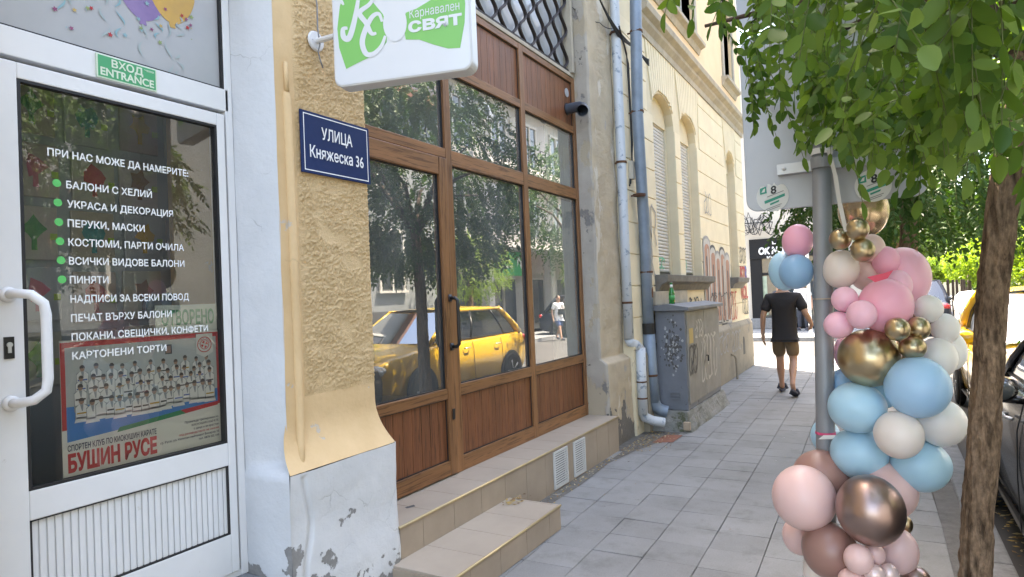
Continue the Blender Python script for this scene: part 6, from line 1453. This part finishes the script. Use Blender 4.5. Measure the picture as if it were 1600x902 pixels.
b=MB(); b.box(-40.2,-.4,YB-.3,YB+14.2,10.5,10.75); b.build('roof',m_stone,CF_)
rr=random.Random(9); b=MB()
for k in range(9):
    x0=cx(1170,345).x-.4; pts=[(x0+q*.16+rr.uniform(-.1,.1),YB-.25-rr.random()*.3,cx(1180,352).z+.35*math.sin(q*1.3+k)+rr.uniform(-.15,.15)) for q in range(9)]; wire(b,pts,.011,.03,5)
b.tube([(x0-.3,YB-.25,zt+.65),(x0+1.3,YB-.25,zt+.60)],.02,6)
tag(b.build('tangled_wires',m_cable),'tangle of black wires on the pale wall above the dark cafe','cable')
c=at(1261,528,Z=0); b=MB(); b.tube([(c.x,22.2,0),(c.x,22.2,2.6)],.05,12); tag(b.build('white_pole',m_paper),'slim white pole on the far pavement behind the walking man','pole')
b=MB(); b.tube([(-1.95,21.6,.0),(-1.95,21.6,.001)],.01,4); b.bm.free()
# ================================================================ building across the street (seen mirrored in the panes)
m_op=M('opposite_plaster',(.56,.54,.50),.9,var=(.7,(.47,.45,.42)),stain=(1.4,.66,(.38,.36,.33))); m_op2=M('opposite_grey_plaster',(.28,.30,.305),.9,var=(.8,(.23,.245,.25)))
OB=empty('apartment_building',(10,20,0),'pale grey apartment building with balconies across the street, mirrored in the panes','building')
b=MB(); b.box(8.2,18,18.6,36,3.7,13.5); b.box(9.6,18,18.6,36,0,3.7); b.build('wall',m_op,OB)
for y in np.arange(19,36,2.8): b=MB(); b.box(8.2,8.6,y-.2,y+.2,0,3.7); b.build('column',m_op,OB)
b=MB(); b.box(7.4,18.2,18.4,36.2,13.5,13.8); b.build('roof',m_stone,OB)
for fl in(3.75,6.9,10.05):
    b=MB(); b.box(7.15,8.2,19.2,35,fl-.18,fl); bal=b.build('balcony',m_op,OB)
    b=MB()
    for z in(.35,.65,.95): b.box(7.18,7.21,19.2,35,fl+z-.015,fl+z+.015)
    for y in np.arange(19.2,35.1,.9): b.box(7.175,7.215,y-.015,y+.015,fl,fl+.95)
    b.build('railing',m_blk,bal)
    for y in np.arange(20,35,2.7):
        b=MB(); b.box(8.16,8.198,y-.6,y+.6,fl+.5,fl+2.3); wn=b.build('window',m_wing,OB); b=MB()
        for a,c in((y-.66,y-.58),(y+.58,y+.66),(y-.04,y+.04)): b.box(8.10,8.17,a,c,fl+.45,fl+2.35)
        b.box(8.09,8.17,y-.66,y+.66,fl+2.3,fl+2.4); b.build('frame',m_winf,wn)
    for y in (21.4,24.1,29.5):
        ac=MB(); ac.box(7.8,8.14,y-.42,y+.42,fl+1.75,fl+2.35); a_=ac.build('air_conditioner',m_paper,OB,bevel=.02); b=MB(); b.disc((7.796,y-.1,fl+2.05),.22,'X',20); b.build('fan',m_blk,a_)
SG=MB(); SG.box(8.0,8.18,22.0,24.8,2.5,3.5); gs=SG.build('shop_sign',M('shop_sign_green',(.02,.32,.10),.5),OB)
b=MB(); 
for i,(y0,y1,z) in enumerate(((22.25,23.0,3.15),(22.25,23.2,2.85))): b.box(7.995,7.999,y0,y1,z-.05,z+.05)
b.poly([(7.995,23.6+.6*q/10,2.85+.22*math.sin(q*.9)+.03*q) for q in range(11)]+[(7.995,24.2-.6*q/10,3.2+.1*math.sin(q)) for q in range(11)]); b.build('print',m_paper,gs)
b=MB(); b.box(9.5,9.58,19.4,35.5,.3,2.5); b.build('shop_window',m_wing,OB)
b=MB()
for y in np.arange(19.4,35.5,1.35): b.box(9.42,9.5,y-.05,y+.05,0,2.5)
b.box(9.42,9.5,19.4,35.5,2.42,2.5); b.build('shop_frame',m_winf,OB)
HB=empty('low_house',(9,11,0),'grey house with a dark base across the street, mirrored in the door glass','building')
b=MB(); b.box(8.2,16,-16,18.55,1.3,8.2); b.build('wall',m_op2,HB); b=MB(); b.box(8.12,16,-16,18.56,0,1.3); b.build('base_course',M('dark_opposite_base',(.07,.07,.07),.9,var=(3,(.1,.1,.1))),HB); b=MB(); b.box(7.6,16.5,-16.2,18.58,8.2,8.5); b.build('roof',M('clay_roof',(.2,.09,.06),.9),HB)
for z in (2.0,5.2):
    for y in np.arange(-14,18,2.7):
        b=MB(); b.box(8.17,8.197,y-.55,y+.55,z,z+1.8); wn=b.build('window',m_wing,HB); b=MB()
        for a,c in((y-.62,y-.53),(y+.53,y+.62),(y-.03,y+.03)): b.box(8.1,8.17,a,c,z-.05,z+1.85)
        b.box(8.08,8.17,y-.62,y+.62,z+1.8,z+1.9); b.box(8.06,8.17,y-.7,y+.7,z-.12,z-.05); b.build('frame',m_winf,wn)
# far pale building at the end of the street
FB=empty('far_building',(2,80,0),'pale yellow apartment building at the far end of the street','building')
x0,x1=at(1380,430,Y=80).x,at(1502,430,Y=80).x
b=MB(); b.box(x0-8,x1,80,95,-.1,15); b.build('wall',M('far_yellow_plaster',(.68,.58,.40),.9),FB); b=MB(); b.box(x0-8.4,x1+.4,79.6,95.4,15,15.4); b.build('roof',m_stone,FB)
for z in np.arange(1.2,14,3):
    for x in np.arange(x0-7,x1-.8,2.2):
        b=MB(); b.box(x,x+1.0,79.95,79.99,z,z+1.6); b.build('window',m_wing,FB)
m_op3=M('far_pale',(.55,.5,.42),.9)
FC=empty('far_block',(20,110,0),'long pale block behind the tall trees of the square','building'); b=MB(); b.box(9,70,110,125,-.1,12); b.build('wall',m_op3,FC); b=MB(); b.box(8.8,70.2,109.8,125.2,12,12.4); b.build('roof',m_stone,FC)
